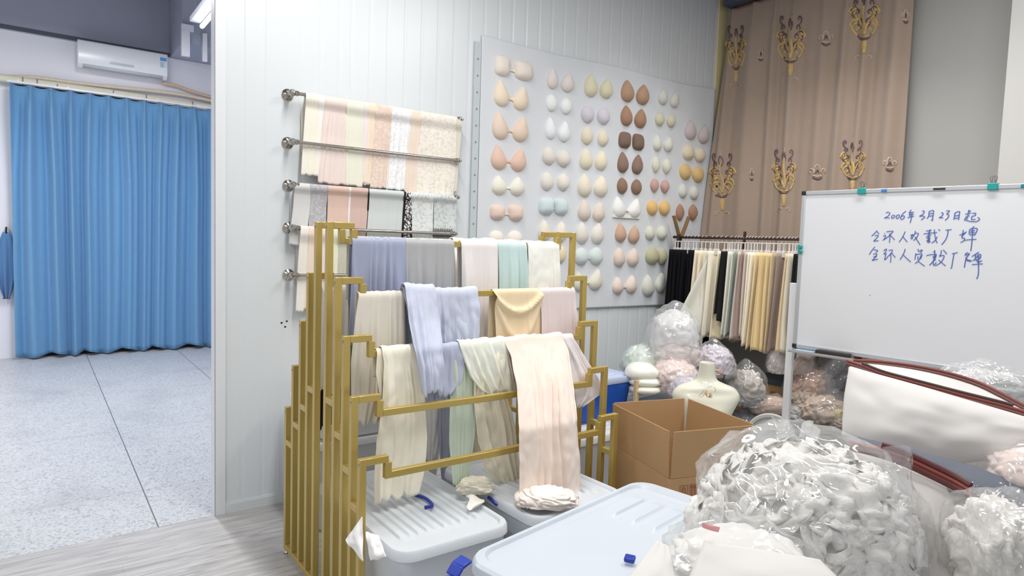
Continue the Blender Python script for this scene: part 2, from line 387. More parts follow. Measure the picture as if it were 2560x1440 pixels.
# tube lamp of the side room and cable trunking
t = thing('tube_lamp', 'bright suspended tube lamp at the top edge of the side room', 'lamp', (1.53, 6.9, 3.5))
zt = 3.6; p0, p1 = onZ(505, 66, zt), onZ(541, 27, zt); dr = (p1-p0).normalized(); p1 = p0+Vector((0, -1.25, 0)); 
m, tt, p = base('lamp_tube'); p.inputs['Emission Color'].default_value = (.95, .97, 1, 1); p.inputs['Emission Strength'].default_value = 9
mk('tube', MB().tube([p0, p1], .022, 14), m, t)
q0 = p0+Vector((-.05, .09, .075)); mk('fixture_body', MB().beam(q0, q0+Vector((0, -1.4, 0)), .10, .05), plain('edeff5', .4), t, bevel=.004)
for dy in (-.12, -1.2):
    mk('rod', MB().tube([q0+Vector((-.02, dy, 0)), Vector((q0.x-.02, q0.y+dy, H-.002))], .006, 8), plain('b9bcc4', .4), t)
a, b = onY(462, 78, 8.34), onY(462, 142, 8.34)
mb = MB().box((a.x-.04, 8.29, b.z), (a.x+.045, 8.345, a.z)).box((a.x-.04, 8.29, a.z), (a.x+.085, 8.345, a.z+.07))
tag(mk('cable_trunking', mb, plain('e6e8ef', .5), bevel=.003), 'wide white cable trunking bent on the grey beam left of the tube lamp', 'cable trunking')
a, b = onY(511, 85, 8.34), onY(511, 155, 8.34)
tag(mk('cable_trunking', MB().box((a.x-.024, 8.30, b.z), (a.x+.024, 8.345, a.z)), plain('e6e8ef', .5), bevel=.003), 'narrow white cable trunking on the grey beam under the tube lamp', 'cable trunking')

# ================================================================ POSTER BOARD WITH PADS
YB = Y0-.012
TLp = [onY(x_, y_, YB) for x_, y_ in ((1202, 86), (1300, 113), (1400, 138), (1500, 158), (1560, 171), (1650, 196), (1720, 212), (1775, 220))]
xl, xr = 2.345, 4.74
tops = [(p.x, p.z) for p in TLp]; tops[0] = (xl, tops[0][1]); tops[-1] = (xr, tops[-1][1])
bl = onY(1440, 770, YB).z; br = onY(1685, 762, YB).z
def topz(x_):
    for (a, za), (b, zb) in zip(tops, tops[1:]):
        if x_ <= b: return za+(zb-za)*(x_-a)/(b-a)
    return tops[-1][1]
def bs(u, v):
    x_ = xl+(xr-xl)*u; zt_, zb_ = topz(x_), bl+(br-bl)*u
    wav = .004*math.sin(u*9+1)*math.sin(v*3)+.003*math.sin(u*23)
    return Vector((x_, YB-abs(wav), zt_+(zb_-zt_)*v))
t = thing('display_board', 'large grey felt board of foam pads pinned to the ribbed wall', 'board', (3.5, YB, bl))
mk('felt_sheet', MB().grid(bs, 200, 170), plain('d9dde2', .9, var=.02, nscale=3, bmp=.1), t, solid=.006, sharp=180)
mk('edge_strip', MB().box((xl-.052, YB-.004, bl), (xl-.004, YB+.004, tops[0][1]-.05)), plain('c3cdd0', .5), t)
mb = MB()
for i in range(16):
    z_ = bl+.06+i*.105; mb.ball((xl-.028, YB-.005, z_), .006, 8, 5)
mk('rivet', mb, plain('9aa3a8', .4, metal=.6), t)['kind'] = 'stuff'

def pad_mesh(cx, cz, a, b, kind, side, depth, seed):
    """domed pad standing off the board; a,b half sizes; side -1 left cup, +1 right cup"""
    rnd = random.Random(seed); nT, nR = 40, 12; vs = []; fs = []
    def outline(th):
        s_, c_ = math.sin(th), math.cos(th); h = abs(math.sin(th/2))
        if kind == 'tear': x_, z_ = s_*h**.75*1.13, c_
        elif kind == 'tri': x_, z_ = s_*h**1.0*1.25, c_
        elif kind == 'egg': x_, z_ = s_*h**.25*1.03, c_
        elif kind == 'round': x_, z_ = s_, c_
        elif kind == 'leaf': x_, z_ = s_*(.35+.65*abs(s_))*1.0, c_
        else:
            e = .62; x_, z_ = math.copysign(abs(s_)**e, s_)*.96, math.copysign(abs(c_)**e, c_)*.96
        t_ = (z_+1)/2; sh = {'tri': .38, 'tear': .16, 'block': -.1}.get(kind, .05)
        x_ += side*sh*t_*t_*(1 if kind != 'block' else 1)
        return x_*(1+.02*math.sin(3*th+seed)), z_
    cz0 = -.12
    for j in range(nR+1):
        r = j/nR
        for i in range(nT):
            x_, z_ = outline(2*PI*i/nT)
            rr = 1-r
            X_, Z_ = x_*rr, cz0*(1-rr)+z_*rr
            hgt = depth*(1-rr**2.3)**.62
            vs.append((cx+X_*a, YB-.012-hgt, cz+Z_*b))
    for i in range(nT):
        x_, z_ = outline(2*PI*i/nT); vs.append((cx+x_*a, YB-.004, cz+z_*b))
    for i in range(nT):
        x_, z_ = outline(2*PI*i/nT); vs.append((cx+x_*a*.9, YB-.004, cz+z_*b*.9))
    W_ = nT
    for j in range(nR):
        for i in range(nT): fs.append((j*W_+i, j*W_+(i+1) % W_, (j+1)*W_+(i+1) % W_, (j+1)*W_+i))
    k0 = (nR+1)*W_
    for i in range(nT):
        fs.append((k0+i, k0+(i+1) % W_, (i+1) % W_, i)); fs.append((k0+W_+i, k0+W_+(i+1) % W_, k0+(i+1) % W_, k0+i))
    return vs, fs
P1 = lambda x_, y_: (1180+x_/3.6, 80+y_/3.6)
P2 = lambda x_, y_: (1180+x_/3.6, 440+y_/3.6)
A_, B_ = P1, P2
# column: rows of (shape, map, left cup x,y,w,h, right cup x,y,w,h, colour, joined, colour words)
PADS = [
 [('block', A_, 278, 300, 150, 195, 470, 345, 180, 175, 'e8ddd0', 1, 'cream strapless'), ('tri', A_, 275, 550, 145, 240, 440, 592, 145, 220, 'eedbc0', 1, 'warm ivory'),
  ('tri', A_, 262, 840, 155, 255, 438, 870, 155, 230, 'e8cfb9', 1, 'pale apricot'), ('tri', A_, 250, 1125, 150, 230, 420, 1145, 150, 215, 'e6c0aa', 1, 'peach pink'),
  ('tear', B_, 250, 82, 150, 170, 410, 90, 145, 165, 'e9e7d6', 1, 'ivory green'), ('block', B_, 232, 325, 145, 140, 400, 330, 145, 145, 'e6cabb', 1, 'pink strapless'),
  ('round', B_, 225, 560, 140, 140, 390, 562, 140, 140, 'eee4d6', 1, 'half-hidden cream')],
 [('tear', A_, 732, 415, 108, 190, 865, 452, 125, 175, 'e0d6d1', 0, 'blush white'), ('egg', A_, 723, 635, 105, 155, 853, 665, 105, 145, 'e9ecec', 0, 'bright white'),
  ('tear', A_, 715, 865, 105, 195, 835, 893, 112, 185, 'e9ecee', 0, 'bright white pointed'), ('egg', A_, 700, 1112, 130, 160, 832, 1135, 130, 150, 'e1d8ce', 0, 'cream nude'),
  ('egg', A_, 683, 1342, 120, 160, 828, 1348, 118, 150, 'e4ddd2', 0, 'light cream'), ('block', B_, 675, 270, 145, 155, 810, 275, 130, 150, 'c8d9db', 1, 'aqua moulded'),
  ('tear', B_, 660, 490, 122, 190, 805, 500, 120, 180, 'e8dfce', 0, 'creamy corner')],
 [('tear', A_, 1078, 482, 128, 200, 1212, 508, 125, 180, 'd9d3af', 0, 'yellow green'), ('round', A_, 1048, 740, 110, 152, 1188, 755, 113, 155, 'd1ccd7', 0, 'lilac grey'),
  ('egg', A_, 1043, 930, 105, 160, 1182, 952, 105, 150, 'e3d7be', 0, 'sand'), ('tear', A_, 1035, 1140, 125, 190, 1165, 1155, 120, 178, 'e5dbbe', 0, 'straw'),
  ('tear', B_, 1022, 82, 135, 205, 1163, 92, 135, 190, 'e6dcc6', 0, 'pale straw'), ('tear', B_, 1020, 305, 122, 190, 1145, 320, 118, 180, 'decfc0', 0, 'nude beige'),
  ('tear', B_, 998, 510, 125, 195, 1133, 515, 125, 190, 'e0dad0', 0, 'oatmeal'), ('egg', B_, 990, 720, 135, 155, 1122, 718, 130, 160, 'cedad9', 1, 'pale aqua'),
  ('tri', B_, 975, 945, 105, 180, 1115, 930, 125, 190, 'dedac8', 1, 'ivory triangle')],
 [('tear', A_, 1407, 530, 125, 195, 1540, 562, 125, 185, 'b8906f', 0, 'tan brown'), ('tear', A_, 1398, 752, 112, 182, 1520, 776, 112, 176, 'aa8162', 0, 'caramel brown'),
  ('block', A_, 1380, 970, 112, 152, 1503, 990, 106, 154, '826757', 0, 'dark cocoa square'), ('tear', A_, 1365, 1172, 105, 188, 1493, 1190, 103, 180, '917363', 0, 'cocoa pointed'),
  ('egg', B_, 1358, 88, 95, 145, 1485, 98, 95, 140, '927159', 0, 'small coffee brown'), ('tri', B_, 1332, 280, 120, 190, 1465, 290, 112, 180, 'e8e8e2', 1, 'white longline'),
  ('tear', B_, 1345, 508, 108, 170, 1460, 525, 108, 165, 'cba388', 0, 'terracotta nude'), ('tear', B_, 1333, 728, 112, 170, 1453, 730, 113, 166, 'e0ccbd', 0, 'blush beige'),
  ('tear', B_, 1320, 985, 104, 150, 1438, 975, 108, 158, 'e5d1c4', 1, 'pale pink')],
 [('tear', A_, 1725, 580, 85, 142, 1825, 606, 86, 145, 'd1d1c7', 0, 'stone grey'), ('egg', A_, 1695, 782, 83, 120, 1798, 797, 78, 116, 'd0ccae', 0, 'small khaki cream'),
  ('tear', A_, 1675, 998, 80, 140, 1772, 1008, 82, 132, 'd8d8c9', 0, 'grey ivory'), ('leaf', A_, 1660, 1190, 72, 145, 1758, 1205, 72, 136, 'd8d9c2', 0, 'slim lime ivory'),
  ('leaf', B_, 1648, 82, 74, 128, 1742, 92, 74, 122, 'c89c94', 0, 'dusty rose'), ('round', B_, 1628, 285, 98, 130, 1738, 287, 93, 130, 'e2b55e', 0, 'mustard yellow round'),
  ('egg', B_, 1608, 512, 90, 124, 1715, 510, 92, 124, 'd1d2c0', 0, 'grey green'), ('egg', B_, 1627, 716, 130, 155, 1717, 720, 92, 150, 'bab68f', 1, 'olive'),
  ('tear', B_, 1593, 985, 122, 190, 1703, 960, 95, 178, 'd2d2c7', 0, 'silver sage')],
 [('tear', A_, 1972, 880, 108, 178, 2088, 915, 104, 174, 'c4b7b7', 0, 'mauve grey'), ('egg', A_, 1950, 1080, 110, 145, 2053, 1103, 104, 132, 'dacdb0', 1, 'wheat'),
  ('round', A_, 1925, 1258, 104, 142, 2037, 1282, 103, 140, 'dab46a', 0, 'amber'), ('egg', B_, 1903, 135, 75, 125, 2002, 150, 78, 125, 'd1d1c7', 0, 'small pale grey'),
  ('leaf', B_, 1877, 328, 70, 155, 1992, 328, 80, 150, 'ab7d60', 0, 'chestnut')],
]
ordn = ['first', 'second', 'third', 'fourth', 'fifth', 'sixth']
rown = ['top', 'second', 'third', 'fourth', 'fifth', 'sixth', 'seventh', 'eighth', 'ninth']
sd = 0
for ci, colm in enumerate(PADS):
    for ri, (kd, mp, lx, ly, lw, lh, rx, ry, rw, rh, hx, joined, word) in enumerate(colm):
        cups = []
        for side, (cx, cy, w_, h_) in ((-1, (lx, ly, lw, lh)), (1, (rx, ry, rw, rh))):
            a0, a1 = onY(*mp(cx-w_/2, cy), YB), onY(*mp(cx+w_/2, cy), YB)
            b0, b1 = onY(*mp(cx, cy-h_/2), YB), onY(*mp(cx, cy+h_/2), YB)
            hw, hh = (a1-a0).length/2*.93, (b0.z-b1.z)/2
            dep = min(.045, .42*hw+.012); sd += 1
            c = onY(*mp(cx, cy), YB-.02)
            cups.append((c.x, c.z, hw, hh, pad_mesh(c.x, c.z, hw, hh, kd, side, dep, sd)))
        mat = cloth(hx, .9, .1)
        grp = 'foam pads in the %s column of the felt board' % ordn[ci]
        if joined:
            (x0, z0, w0, h0, m0), (x1, z1, w1, h1, m1) = cups
            t = thing('joined_bra_pads', '%s bra pads joined in the middle, %s of the %s column on the board' % (word, rown[ri], ordn[ci]), 'bra pads', ((x0+x1)/2, YB-.004, min(z0-h0, z1-h1)), 'joined bra pads on the felt board')
            mk('pad', MB().add(*m0), mat, t, sharp=60); mk('pad', MB().add(*m1), mat, t, sharp=60)
            xa, xb = x0+w0*.72, x1-w1*.72; zz = -.25
            if ci == 3 and ri == 5:
                mb = MB().box((x0-w0*.98, YB-.02, z0-h0*1.02), (x1+w1*.98, YB-.006, z0-h0*.7)); mk('band', mb, mat, t, bevel=.004)
            mb = MB()
            def brf(u, v, xa=xa, xb=xb): 
                x_ = xa+(xb-xa)*u; hh_ = .35+.65*abs(2*u-1)**2
                return Vector((x_, YB-.011-.006*abs(2*u-1), (z0+h0*zz)*(1-u)+(z1+h1*zz)*u-(v-.5)*.55*h0*hh_))
            mk('bridge', mb.grid(brf, 8, 4), mat, t, solid=.006)
        else:
            for nm, (x0, z0, w0, h0, m0) in zip(('left', 'right'), cups):
                o = mk('bra_pad', MB().add(*m0), mat, sharp=60)
                tag(o, '%s foam bra pad, %s one of the %s pair in the %s column' % (word, nm, rown[ri], ordn[ci]), 'bra pad', grp)
# pad hanging behind the rack corner
c = onY(1404, 636, YB-.02); v_, f_ = pad_mesh(c.x, c.z, .045, .06, 'round', 1, .03, 99)
t = thing('hanging_bra_pad', 'small round wheat pad on a loose strap behind the gold rack corner', 'bra pad', (c.x, YB-.004, c.z-.12))
mk('pad', MB().add(v_, f_), cloth('e4cfa6'), t)
mk('strap', MB().tube(curve([(c.x-.03, YB-.01, c.z+.10), (c.x-.04, YB-.03, c.z+.02), (c.x-.05, YB-.03, c.z-.07), (c.x-.02, YB-.02, c.z-.12)], 20), .003, 6), plain('5f564c', .8), t)

# ================================================================ FABRIC DRAPES
def drape(name, label, cat, rows, Y, zbar, mat, back=.25, folds=5, amp=.012, seed=1, rb=.016, group=None, crumple=0, swag=0, yback=None, hem=.012, hemwave=.0, parent=None, ruf=0, solid=.0022, ykeep=0, vstrip=None):
    """cloth over a bar. rows: (y_px, xl_px, xr_px[, Y]) down the front side"""
    rnd = random.Random(seed*7+3); ph = [rnd.uniform(0, 6.28) for _ in range(8)]; so = Vector((seed*3.7, seed*1.3, 0))
    R = []
    for r in rows:
        yy = r[3] if len(r) > 3 else Y
        a = onY(r[1], r[0], yy-.0); b = onY(r[2], r[0], yy-.0)
        R.append((a.x, b.x, (a.z+b.z)/2, yy))
    R[0] = (R[0][0], R[0][1], zbar, R[0][3])
    zs = [zbar-r[2] for r in R]; tot = zs[-1]
    def at(s):
        for i in range(len(R)-1):
            if s <= zs[i+1] or i == len(R)-2:
                k = (s-zs[i])/max(1e-6, zs[i+1]-zs[i]); k2 = k
                return R[i][0]+(R[i+1][0]-R[i][0])*k2, R[i][1]+(R[i+1][1]-R[i][1])*k2, R[i][3]+(R[i+1][3]-R[i][3])*k2
    wid = R[0][1]-R[0][0]
    L = back+PI*rb+tot; nv = max(24, int(L/.012)); nu = max(16, min(160, int(wid/.0035)))
    def fn(u, v):
        s = v*L
        if s < back: side, d, off = 1, back-s, 0
        elif s < back+PI*rb: side, d, off = 0, 0, (s-back)/rb
        else: side, d, off = -1, s-back-PI*rb, 0
        uw = u*folds+.36*math.sin(2*PI*u*1.3+ph[0]+d*1.1)+.20*math.sin(2*PI*u*2.9+ph[1]-d*.8)+.5*noise.noise(Vector((u*2.5, d*1.2, 7))+so)
        f = .5+.5*math.cos(2*PI*uw+ph[2]); f = f**1.5
        f = .84*f*(.6+.4*math.sin(u*5+ph[4]))+.16*(.5+.5*math.cos(2*PI*uw*1.9+ph[3]+d*2))
        g = amp*(.25+.75*smooth(0, .16, d))*(1+.5*d)
        n1 = noise.noise(Vector((u*wid*9, d*5, 0))+so)*crumple+abs(noise.noise(Vector((u*wid*22, d*14, 3))+so))*crumple*.7 if crumple else 0
        edge = smooth(0, .03, u)*smooth(0, .03, 1-u)
        if side == 0:
            x_ = R[0][0]+wid*u
            return Vector((x_, R[0][3]+rb*math.cos(off), zbar+rb*math.sin(off)*(1+.0)+g*f*.9+abs(n1)*.8-rb*.0))
        if side == 1:
            x_ = R[0][0]+wid*u+(u-.5)*wid*.04*d; yb = (yback if yback is not None else R[0][3]+rb)
            return Vector((x_, R[0][3]+rb+(yb-R[0][3]-rb)*smooth(0, .1, d)+g*f*.6, zbar-d))
        a, b, yy = at(min(d, tot*.9999))
        x_ = a+(b-a)*u+noise.noise(Vector((u*3, d*4, 9))+so)*.012*smooth(0, .1, d)*(1 if ruf else .3)
        y_ = yy-rb-g*f-n1*smooth(0, .05, d)-ruf*.02*math.sin(d*38+u*5+ph[4])*smooth(.02, .1, d)
        if swag: y_ -= .022*math.exp(-((d-(.015+.075*(1-(2*u-1)**2)))/.014)**2)+.012*math.exp(-((d-(.03+.19*(1-(2*u-1)**2)))/.03)**2)
        z_ = zbar-d
        k = smooth(.86, 1, d/tot)
        z_ += k*(hem*math.sin(2*PI*uw*.5+ph[5])+hemwave*(u-.5))
        return Vector((x_, y_, z_))
    o = mk(name, MB().grid(fn, nu, nv), mat, parent, solid=solid, sharp=180)
    if not parent: tag(o, label, cat, group)
    return o

# ---------------------------------------------------------------- towel rails on the wall
YR = Y0-.075; steel = plain('b9b4ad', .22, metal=1, var=.03)
RZ = []
for i, (lx, ly, rx, ry) in enumerate([(716, 230, 1155, 303), (716, 352, 1150, 412), (718, 460, 1146, 498), (718, 567, 1140, 590), (718, 686, 1135, 690)]):
    L0, R0 = onY(lx+3, ly, YR+.02), onY(rx, ry, YR); z = (onY(lx+20, ly+2.5, YR).z); L0.z = z; R0.z = z; R0.y = YR; L0.y = YR
    RZ.append(z)
    w_ = ['topmost', 'second highest', 'middle', 'fourth', 'lowest'][i]
    t = thing('fabric_rail', '%s steel rail of the five fixed to the ribbed wall' % w_, 'rail', (L0.x, Y0, z), 'steel rails on the ribbed wall')
    xa = L0.x+.03; xb = R0.x-.02
    mk('rod', MB().tube([(xa, YR, z), (xb, YR, z)], .0095, 18), steel, t)
    for x_, big in ((xa, 1), (xb, 0)):
        s_ = 1 if big else .62
        mk('mount', MB().lathe((x_-.014*(1 if big else -1), Y0-.001, z), (0, -1, 0), [(.001, 0), (.029*s_, 0), (.031*s_, .006), (.024*s_, .012), (.013*s_, .018), (.010*s_, .050), (.014*s_, .056), (.018*s_, .064), (.019*s_, .075), (.017*s_, .086), (.010*s_, .093), (.001, .094)], 24), steel, t)
        sgn = 1 if big else -1
        mk('collar', MB().lathe((x_-.008*sgn, YR, z), (sgn, 0, 0), [(.001, 0), (.016, 0), (.018, .006), (.013, .012), (.0155, .02), (.012, .03), (.001, .03)], 20), steel, t)
YA = YR+.035
def wdr(lab, rows, bar, mat, seed, folds=3, amp=.004, back=.3, cat='fabric sample', Ya=None, **k):
    ya = Ya or YA
    rr = [(rows[0][0], rows[0][1], rows[0][2], YR)]+[(r[0], r[1], r[2], ya) for r in rows[1:]]
    p0, p1 = rows[0], rows[1]
    for f, yy_ in ((.30, ya-.01), (.11, YR-.001)):
        rr.insert(1, (p0[0]+(p1[0]-p0[0])*f, p0[1]+(p1[1]-p0[1])*f, p0[2]+(p1[2]-p0[2])*f, yy_))
    return drape('fabric_sample', lab, cat, rr, YR, RZ[bar]+.0, mat, back=back, folds=folds, amp=amp, seed=seed, rb=.0125, yback=Y0-.018, group='fabric samples over the wall rails', hem=.004, **k)
# samples on the top rail
wdr('cream sample at the left end of the topmost wall rail', [(240, 763, 799), (340, 757, 797), (438, 751, 793)], 0, cloth('efead9'), 1)
wdr('narrow off-white sample beside the cream one on the topmost wall rail', [(246, 795, 813), (340, 793, 806), (440, 790, 800)], 0, cloth('f0ece8'), 2, folds=1)
wdr('blush pink satin sample with diagonal creases on the topmost wall rail', [(252, 811, 866), (340, 800, 862), (460, 792, 862)], 0, cloth('ecd8d0', satin=True), 3, folds=4, amp=.008)
wdr('pale green-cream sample right of the blush satin on the topmost wall rail', [(260, 865, 908), (360, 860, 905), (466, 862, 904)], 0, cloth('e8e8d4'), 4, folds=1)
wdr('faint mauve strip sample in the middle of the topmost wall rail', [(264, 907, 922), (360, 904, 918), (462, 903, 918)], 0, cloth('ecdfdc'), 5, folds=1)
wdr('peach yellow sample in the middle of the topmost wall rail', [(268, 920, 940), (360, 912, 934), (460, 905, 926)], 0, cloth('f3dcc0'), 6, folds=1)
wdr('peach lace sample in the middle of the topmost wall rail', [(273, 938, 978), (370, 930, 972), (470, 922, 966)], 0, lace('f0dccd', 'e6c9b6', 110, 0), 7, folds=2)
wdr('white lace sample on the topmost wall rail', [(280, 976, 1028), (370, 972, 1020), (475, 963, 1012)], 0, lace('e3e5ea', 'f4f4f6', 90, 0), 8, folds=3, amp=.006)
wdr('plain apricot sample on the topmost wall rail', [(287, 1026, 1052), (380, 1014, 1042), (486, 1008, 1040)], 0, cloth('f0dbc8'), 9, folds=1)
wdr('wide ecru lace sample with scalloped border on the topmost wall rail', [(292, 1050, 1140), (390, 1040, 1138), (492, 1038, 1130)], 0, lace('e6dccb', 'f4ece0', 60, 0), 10, folds=2)
wdr('beige end sample at the right of the topmost wall rail', [(303, 1138, 1152), (390, 1136, 1146), (480, 1126, 1138)], 0, cloth('dfd9c9'), 11, folds=1)
# samples on the third rail
wdr('light grey sample at the left end of the middle wall rail', [(466, 735, 774), (520, 731, 772), (612, 719, 762)], 2, cloth('d9d8d8'), 21, folds=2)
wdr('silver grey lace sample on the middle wall rail', [(469, 773, 818), (520, 771, 814), (590, 768, 812)], 2, lace('c6c6ca', 'b2b1b6', 90, 0), 22, folds=1)
wdr('salmon pink sample on the middle wall rail', [(472, 818, 872), (520, 816, 868), (610, 812, 866)], 2, cloth('e5c1b0'), 23, folds=1, amp=.002)
wdr('white piping strip between two pink samples on the middle wall rail', [(474, 871, 876), (520, 867, 872), (610, 864, 869)], 2, cloth('f2f0ee'), 24, folds=1, amp=.001)
wdr('rose pink sample on the middle wall rail', [(476, 875, 919), (520, 871, 917), (610, 868, 911)], 2, cloth('dcb9ad'), 25, folds=1, amp=.002)
wdr('pale ice grey sample with black edges on the middle wall rail', [(480, 921, 1008), (530, 918, 1004), (610, 913, 1000)], 2, cloth('d3dad9'), 26, folds=1, amp=.002)
wdr('black edging strip left of the ice grey sample', [(478, 918, 922), (530, 915, 919), (610, 910, 914)], 2, cloth('1f1c1e'), 27, folds=1, amp=.001)
wdr('black strip beside the black lace on the middle wall rail', [(486, 1008, 1013), (540, 1004, 1009), (610, 1000, 1004)], 2, cloth('1b191b'), 28, folds=1, amp=.001)
wdr('black and white lace sample on the middle wall rail', [(487, 1013, 1025), (540, 1009, 1027), (610, 1004, 1028)], 2, lace('ededec', '1d1c1e', 75, 0), 29, folds=1, amp=.002)
wdr('sheer pale grey lace sample on the middle wall rail', [(488, 1025, 1082), (540, 1027, 1080), (612, 1028, 1078)], 2, lace('cdd3d4', 'e6eaea', 60, 0), 30, folds=2)
wdr('grey-green lace sample with dark scalloped border at the right of the middle wall rail', [(493, 1082, 1140), (540, 1081, 1138), (586, 1080, 1136)], 2, lace('bcc6c6', 'd9dfdf', 60, 0), 31, folds=1)
mb = MB(); aa, bb = onY(1084, 578, YA-.03), onY(1134, 580, YA-.03)
for i in range(9):
    x_ = aa.x+(bb.x-aa.x)*(i+.5)/9; mb.add([(x_-.007, YA-.018, aa.z-.035), (x_+.007, YA-.018, aa.z-.035), (x_+.006, YA-.018, aa.z+.012), (x_, YA-.018, aa.z+.022), (x_-.006, YA-.018, aa.z+.012)], [(0, 1, 2, 3, 4)])
tag(mk('lace_border', mb, cloth('70706f'), solid=.003), 'dark scalloped lace border at the hem of the grey-green sample', 'lace border')
# samples on the fourth rail
YA4 = YA
wdr('cream sample at the left end of the fourth wall rail', [(574, 750, 770), (680, 741, 764), (778, 737, 757)], 3, cloth('f2ede2'), 41, folds=1)
wdr('peach sample second from left on the fourth wall rail', [(576, 770, 800), (680, 764, 797), (772, 754, 793)], 3, cloth('f4dfca'), 42, folds=1)
wdr('pale pink sample third from left on the fourth wall rail', [(577, 800, 826), (680, 797, 824), (780, 793, 820)], 3, cloth('f2e1d9'), 43, folds=1)
wdr('pale yellow sample on the fourth wall rail behind the gold rack', [(579, 826, 848), (680, 824, 846), (790, 820, 842)], 3, cloth('eff0d2'), 44, folds=1)
wdr('sage grey plush sample on the fourth wall rail behind the gold rack', [(581, 844, 884), (700, 842, 884), (812, 842, 880)], 3, plain('cfcfbe', .95, var=.14, nscale=120, bmp=.5), 45, folds=1)
o = mk('swatch_card', MB().box(onY(722, 600, Y0-.02)-Vector((.0, .006, .02)), onY(745, 592, Y0-.02)+Vector((0, .0, .02))), cloth('dcdcdc'), bevel=.002); tag(o, 'small white swatch card hanging under the grey samples near the left rail ends', 'swatch card')
# three screw holes in the wall
mb = MB()
for x_, y_ in ((704, 807), (717, 803), (713, 817)): mb.ball(onY(x_, y_, Y0-.001), .006, 8, 6, (1, .2, .8))
struct('wall_back_holes', mb, plain('2d2b2a', .9))

# ================================================================ GOLD STEPPED RACK
gold = plain('bfa65c', .34, metal=.4, spec=.6, var=.05, nscale=14)
XL, XRt = .945, 2.22
FY = [2.166, 2.247, 2.33, 2.42, 2.515]; BY = [3.015, 2.917, 2.82, 2.73, 2.64]; TZ = [.70, .912, 1.125, 1.34, 1.553]
TW = .026
t = rack = thing('stepped_display_rack', 'gold square-tube display rack stepping up to a tall middle, draped with fabrics', 'rack', (1.58, 2.6, 0))
def bx(a, b): return MB().box(a, b)
h = TW/2
for x_ in (XL, XRt):
    mk('base_bar', MB().box((x_-h, FY[0]-h, .02), (x_+h, BY[0]+h, .02+TW)), gold, t, bevel=.002)
    for i in range(5):
        for ys in (FY, BY):
            p = mk('post', MB().box((x_-h, ys[i]-h, .02+TW), (x_+h, ys[i]+h, TZ[i])), gold, t, bevel=.002)
            sgn = -1 if x_ == XL else 1
            mk('screw', MB().lathe((x_+sgn*h, ys[i], TZ[i]-.022), (sgn, 0, 0), [(.001, 0), (.006, 0), (.005, .003), (.001, .004)], 10), steel, p)
    RG = [.455, .665, .85, 1.0]
    for i in range(4):
        z = [onX(885, 1262, XL).z, onX(864, 1168, XL).z, onX(843, 1083, XL).z, onX(824, 1000, XL).z][i]
        z2 = [onX(725, 1107, XL).z, onX(745, 1063, XL).z, onX(765, 1020, XL).z, onX(785, 975, XL).z][i]
        mk('rung', MB().box((x_-h, FY[i]+h, z-h), (x_+h, FY[i+1]-h, z+h)), gold, t, bevel=.002)
        mk('rung', MB().box((x_-h, BY[i+1]+h, z2-h), (x_+h, BY[i]-h, z2+h)), gold, t, bevel=.002)
    for yy in (FY[0], BY[0]):
        mk('foot', MB().lathe((x_, yy, 0), (0, 0, 1), [(.001, 0), (.017, 0), (.019, .006), (.012, .014), (.008, .02)], 16), steel, t)
DZ = .062
for i in range(5):
    for ys in (FY, BY):
        z = TZ[i]-h; y_ = ys[i]; mb = MB()
        for x_, s_ in ((XL, 1), (XRt, -1)):
            xa = x_+s_*h; xb = x_+s_*.10
            mb.box((min(xa, xb), y_-h, z-h), (max(xa, xb), y_+h, z+h))
            mb.box((xb-h, y_-h, z-DZ-h), (xb+h, y_+h, z-h+.0005))
        mb.box((XL+.10+h-.0005, y_-h, z-DZ-h), (XRt-.10-h+.0005, y_+h, z-DZ+h))
        mk('rail', mb, gold, t, bevel=.002)
def rz(i): return TZ[i]-h-DZ+.001
G5, G4, G3 = 'fabrics on the top rails of the gold rack', 'fabrics on the fourth rail of the gold rack', 'fabrics on the third rail of the gold rack'
def rdr(lab, rows, i, mat, ys=None, **k):
    ys = ys or FY; return drape('draped_fabric', lab, 'fabric', rows, ys[i], rz(i), mat, rb=k.pop('rb', .0165), **k)
# top rails, back
rdr('cream fabric over the rear top rail of the gold rack, left half', [(578, 872, 1128), (700, 872, 1128), (800, 872, 1128)], 4, cloth('f4efdd'), BY, seed=61, folds=9, amp=.007, group=G5, rb=.02)
rdr('thick white fabric over the rear top rail of the gold rack, right half', [(580, 1128, 1392), (700, 1130, 1390), (800, 1130, 1390)], 4, cloth('f5f4ee'), BY, seed=62, folds=7, amp=.016, group=G5, crumple=.012, rb=.024)
# top rail, front
rdr('periwinkle grey satin at the left of the front top rail', [(590, 877, 1011), (700, 873, 1011), (850, 866, 1012)], 4, cloth('9aa3c0', satin=True), seed=63, folds=6, amp=.022, group=G5)
rdr('mid grey satin beside the periwinkle one on the front top rail', [(592, 1010, 1131), (700, 1007, 1129), (860, 1005, 1128)], 4, cloth('aaabac', satin=True), seed=64, folds=5, amp=.020, group=G5)
rdr('narrow beige lace strip between grey and blush fabrics, hung on the rear top rail', [(600, 1129, 1142), (720, 1126, 1140), (820, 1124, 1138)], 4, lace('e5cda4', 'efe0c4', 80, 0), BY, seed=65, folds=1, amp=.003, group=G5, rb=.028)
rdr('blush white fabric on the front top rail right of the bare gap', [(592, 1149, 1240), (720, 1150, 1239), (860, 1150, 1238)], 4, cloth('e9e2e0'), seed=66, folds=5, amp=.018, group=G5)
rdr('pale aqua fabric on the front top rail', [(590, 1241, 1312), (715, 1242, 1310), (820, 1242, 1308)], 4, cloth('bfdbd8'), seed=67, folds=4, amp=.020, group=G5)
rdr('ivory fabric at the right end of the front top rail', [(586, 1316, 1394), (700, 1313, 1395), (830, 1310, 1396)], 4, cloth('f0f0e6'), seed=68, folds=4, amp=.013, group=G5, crumple=.006)
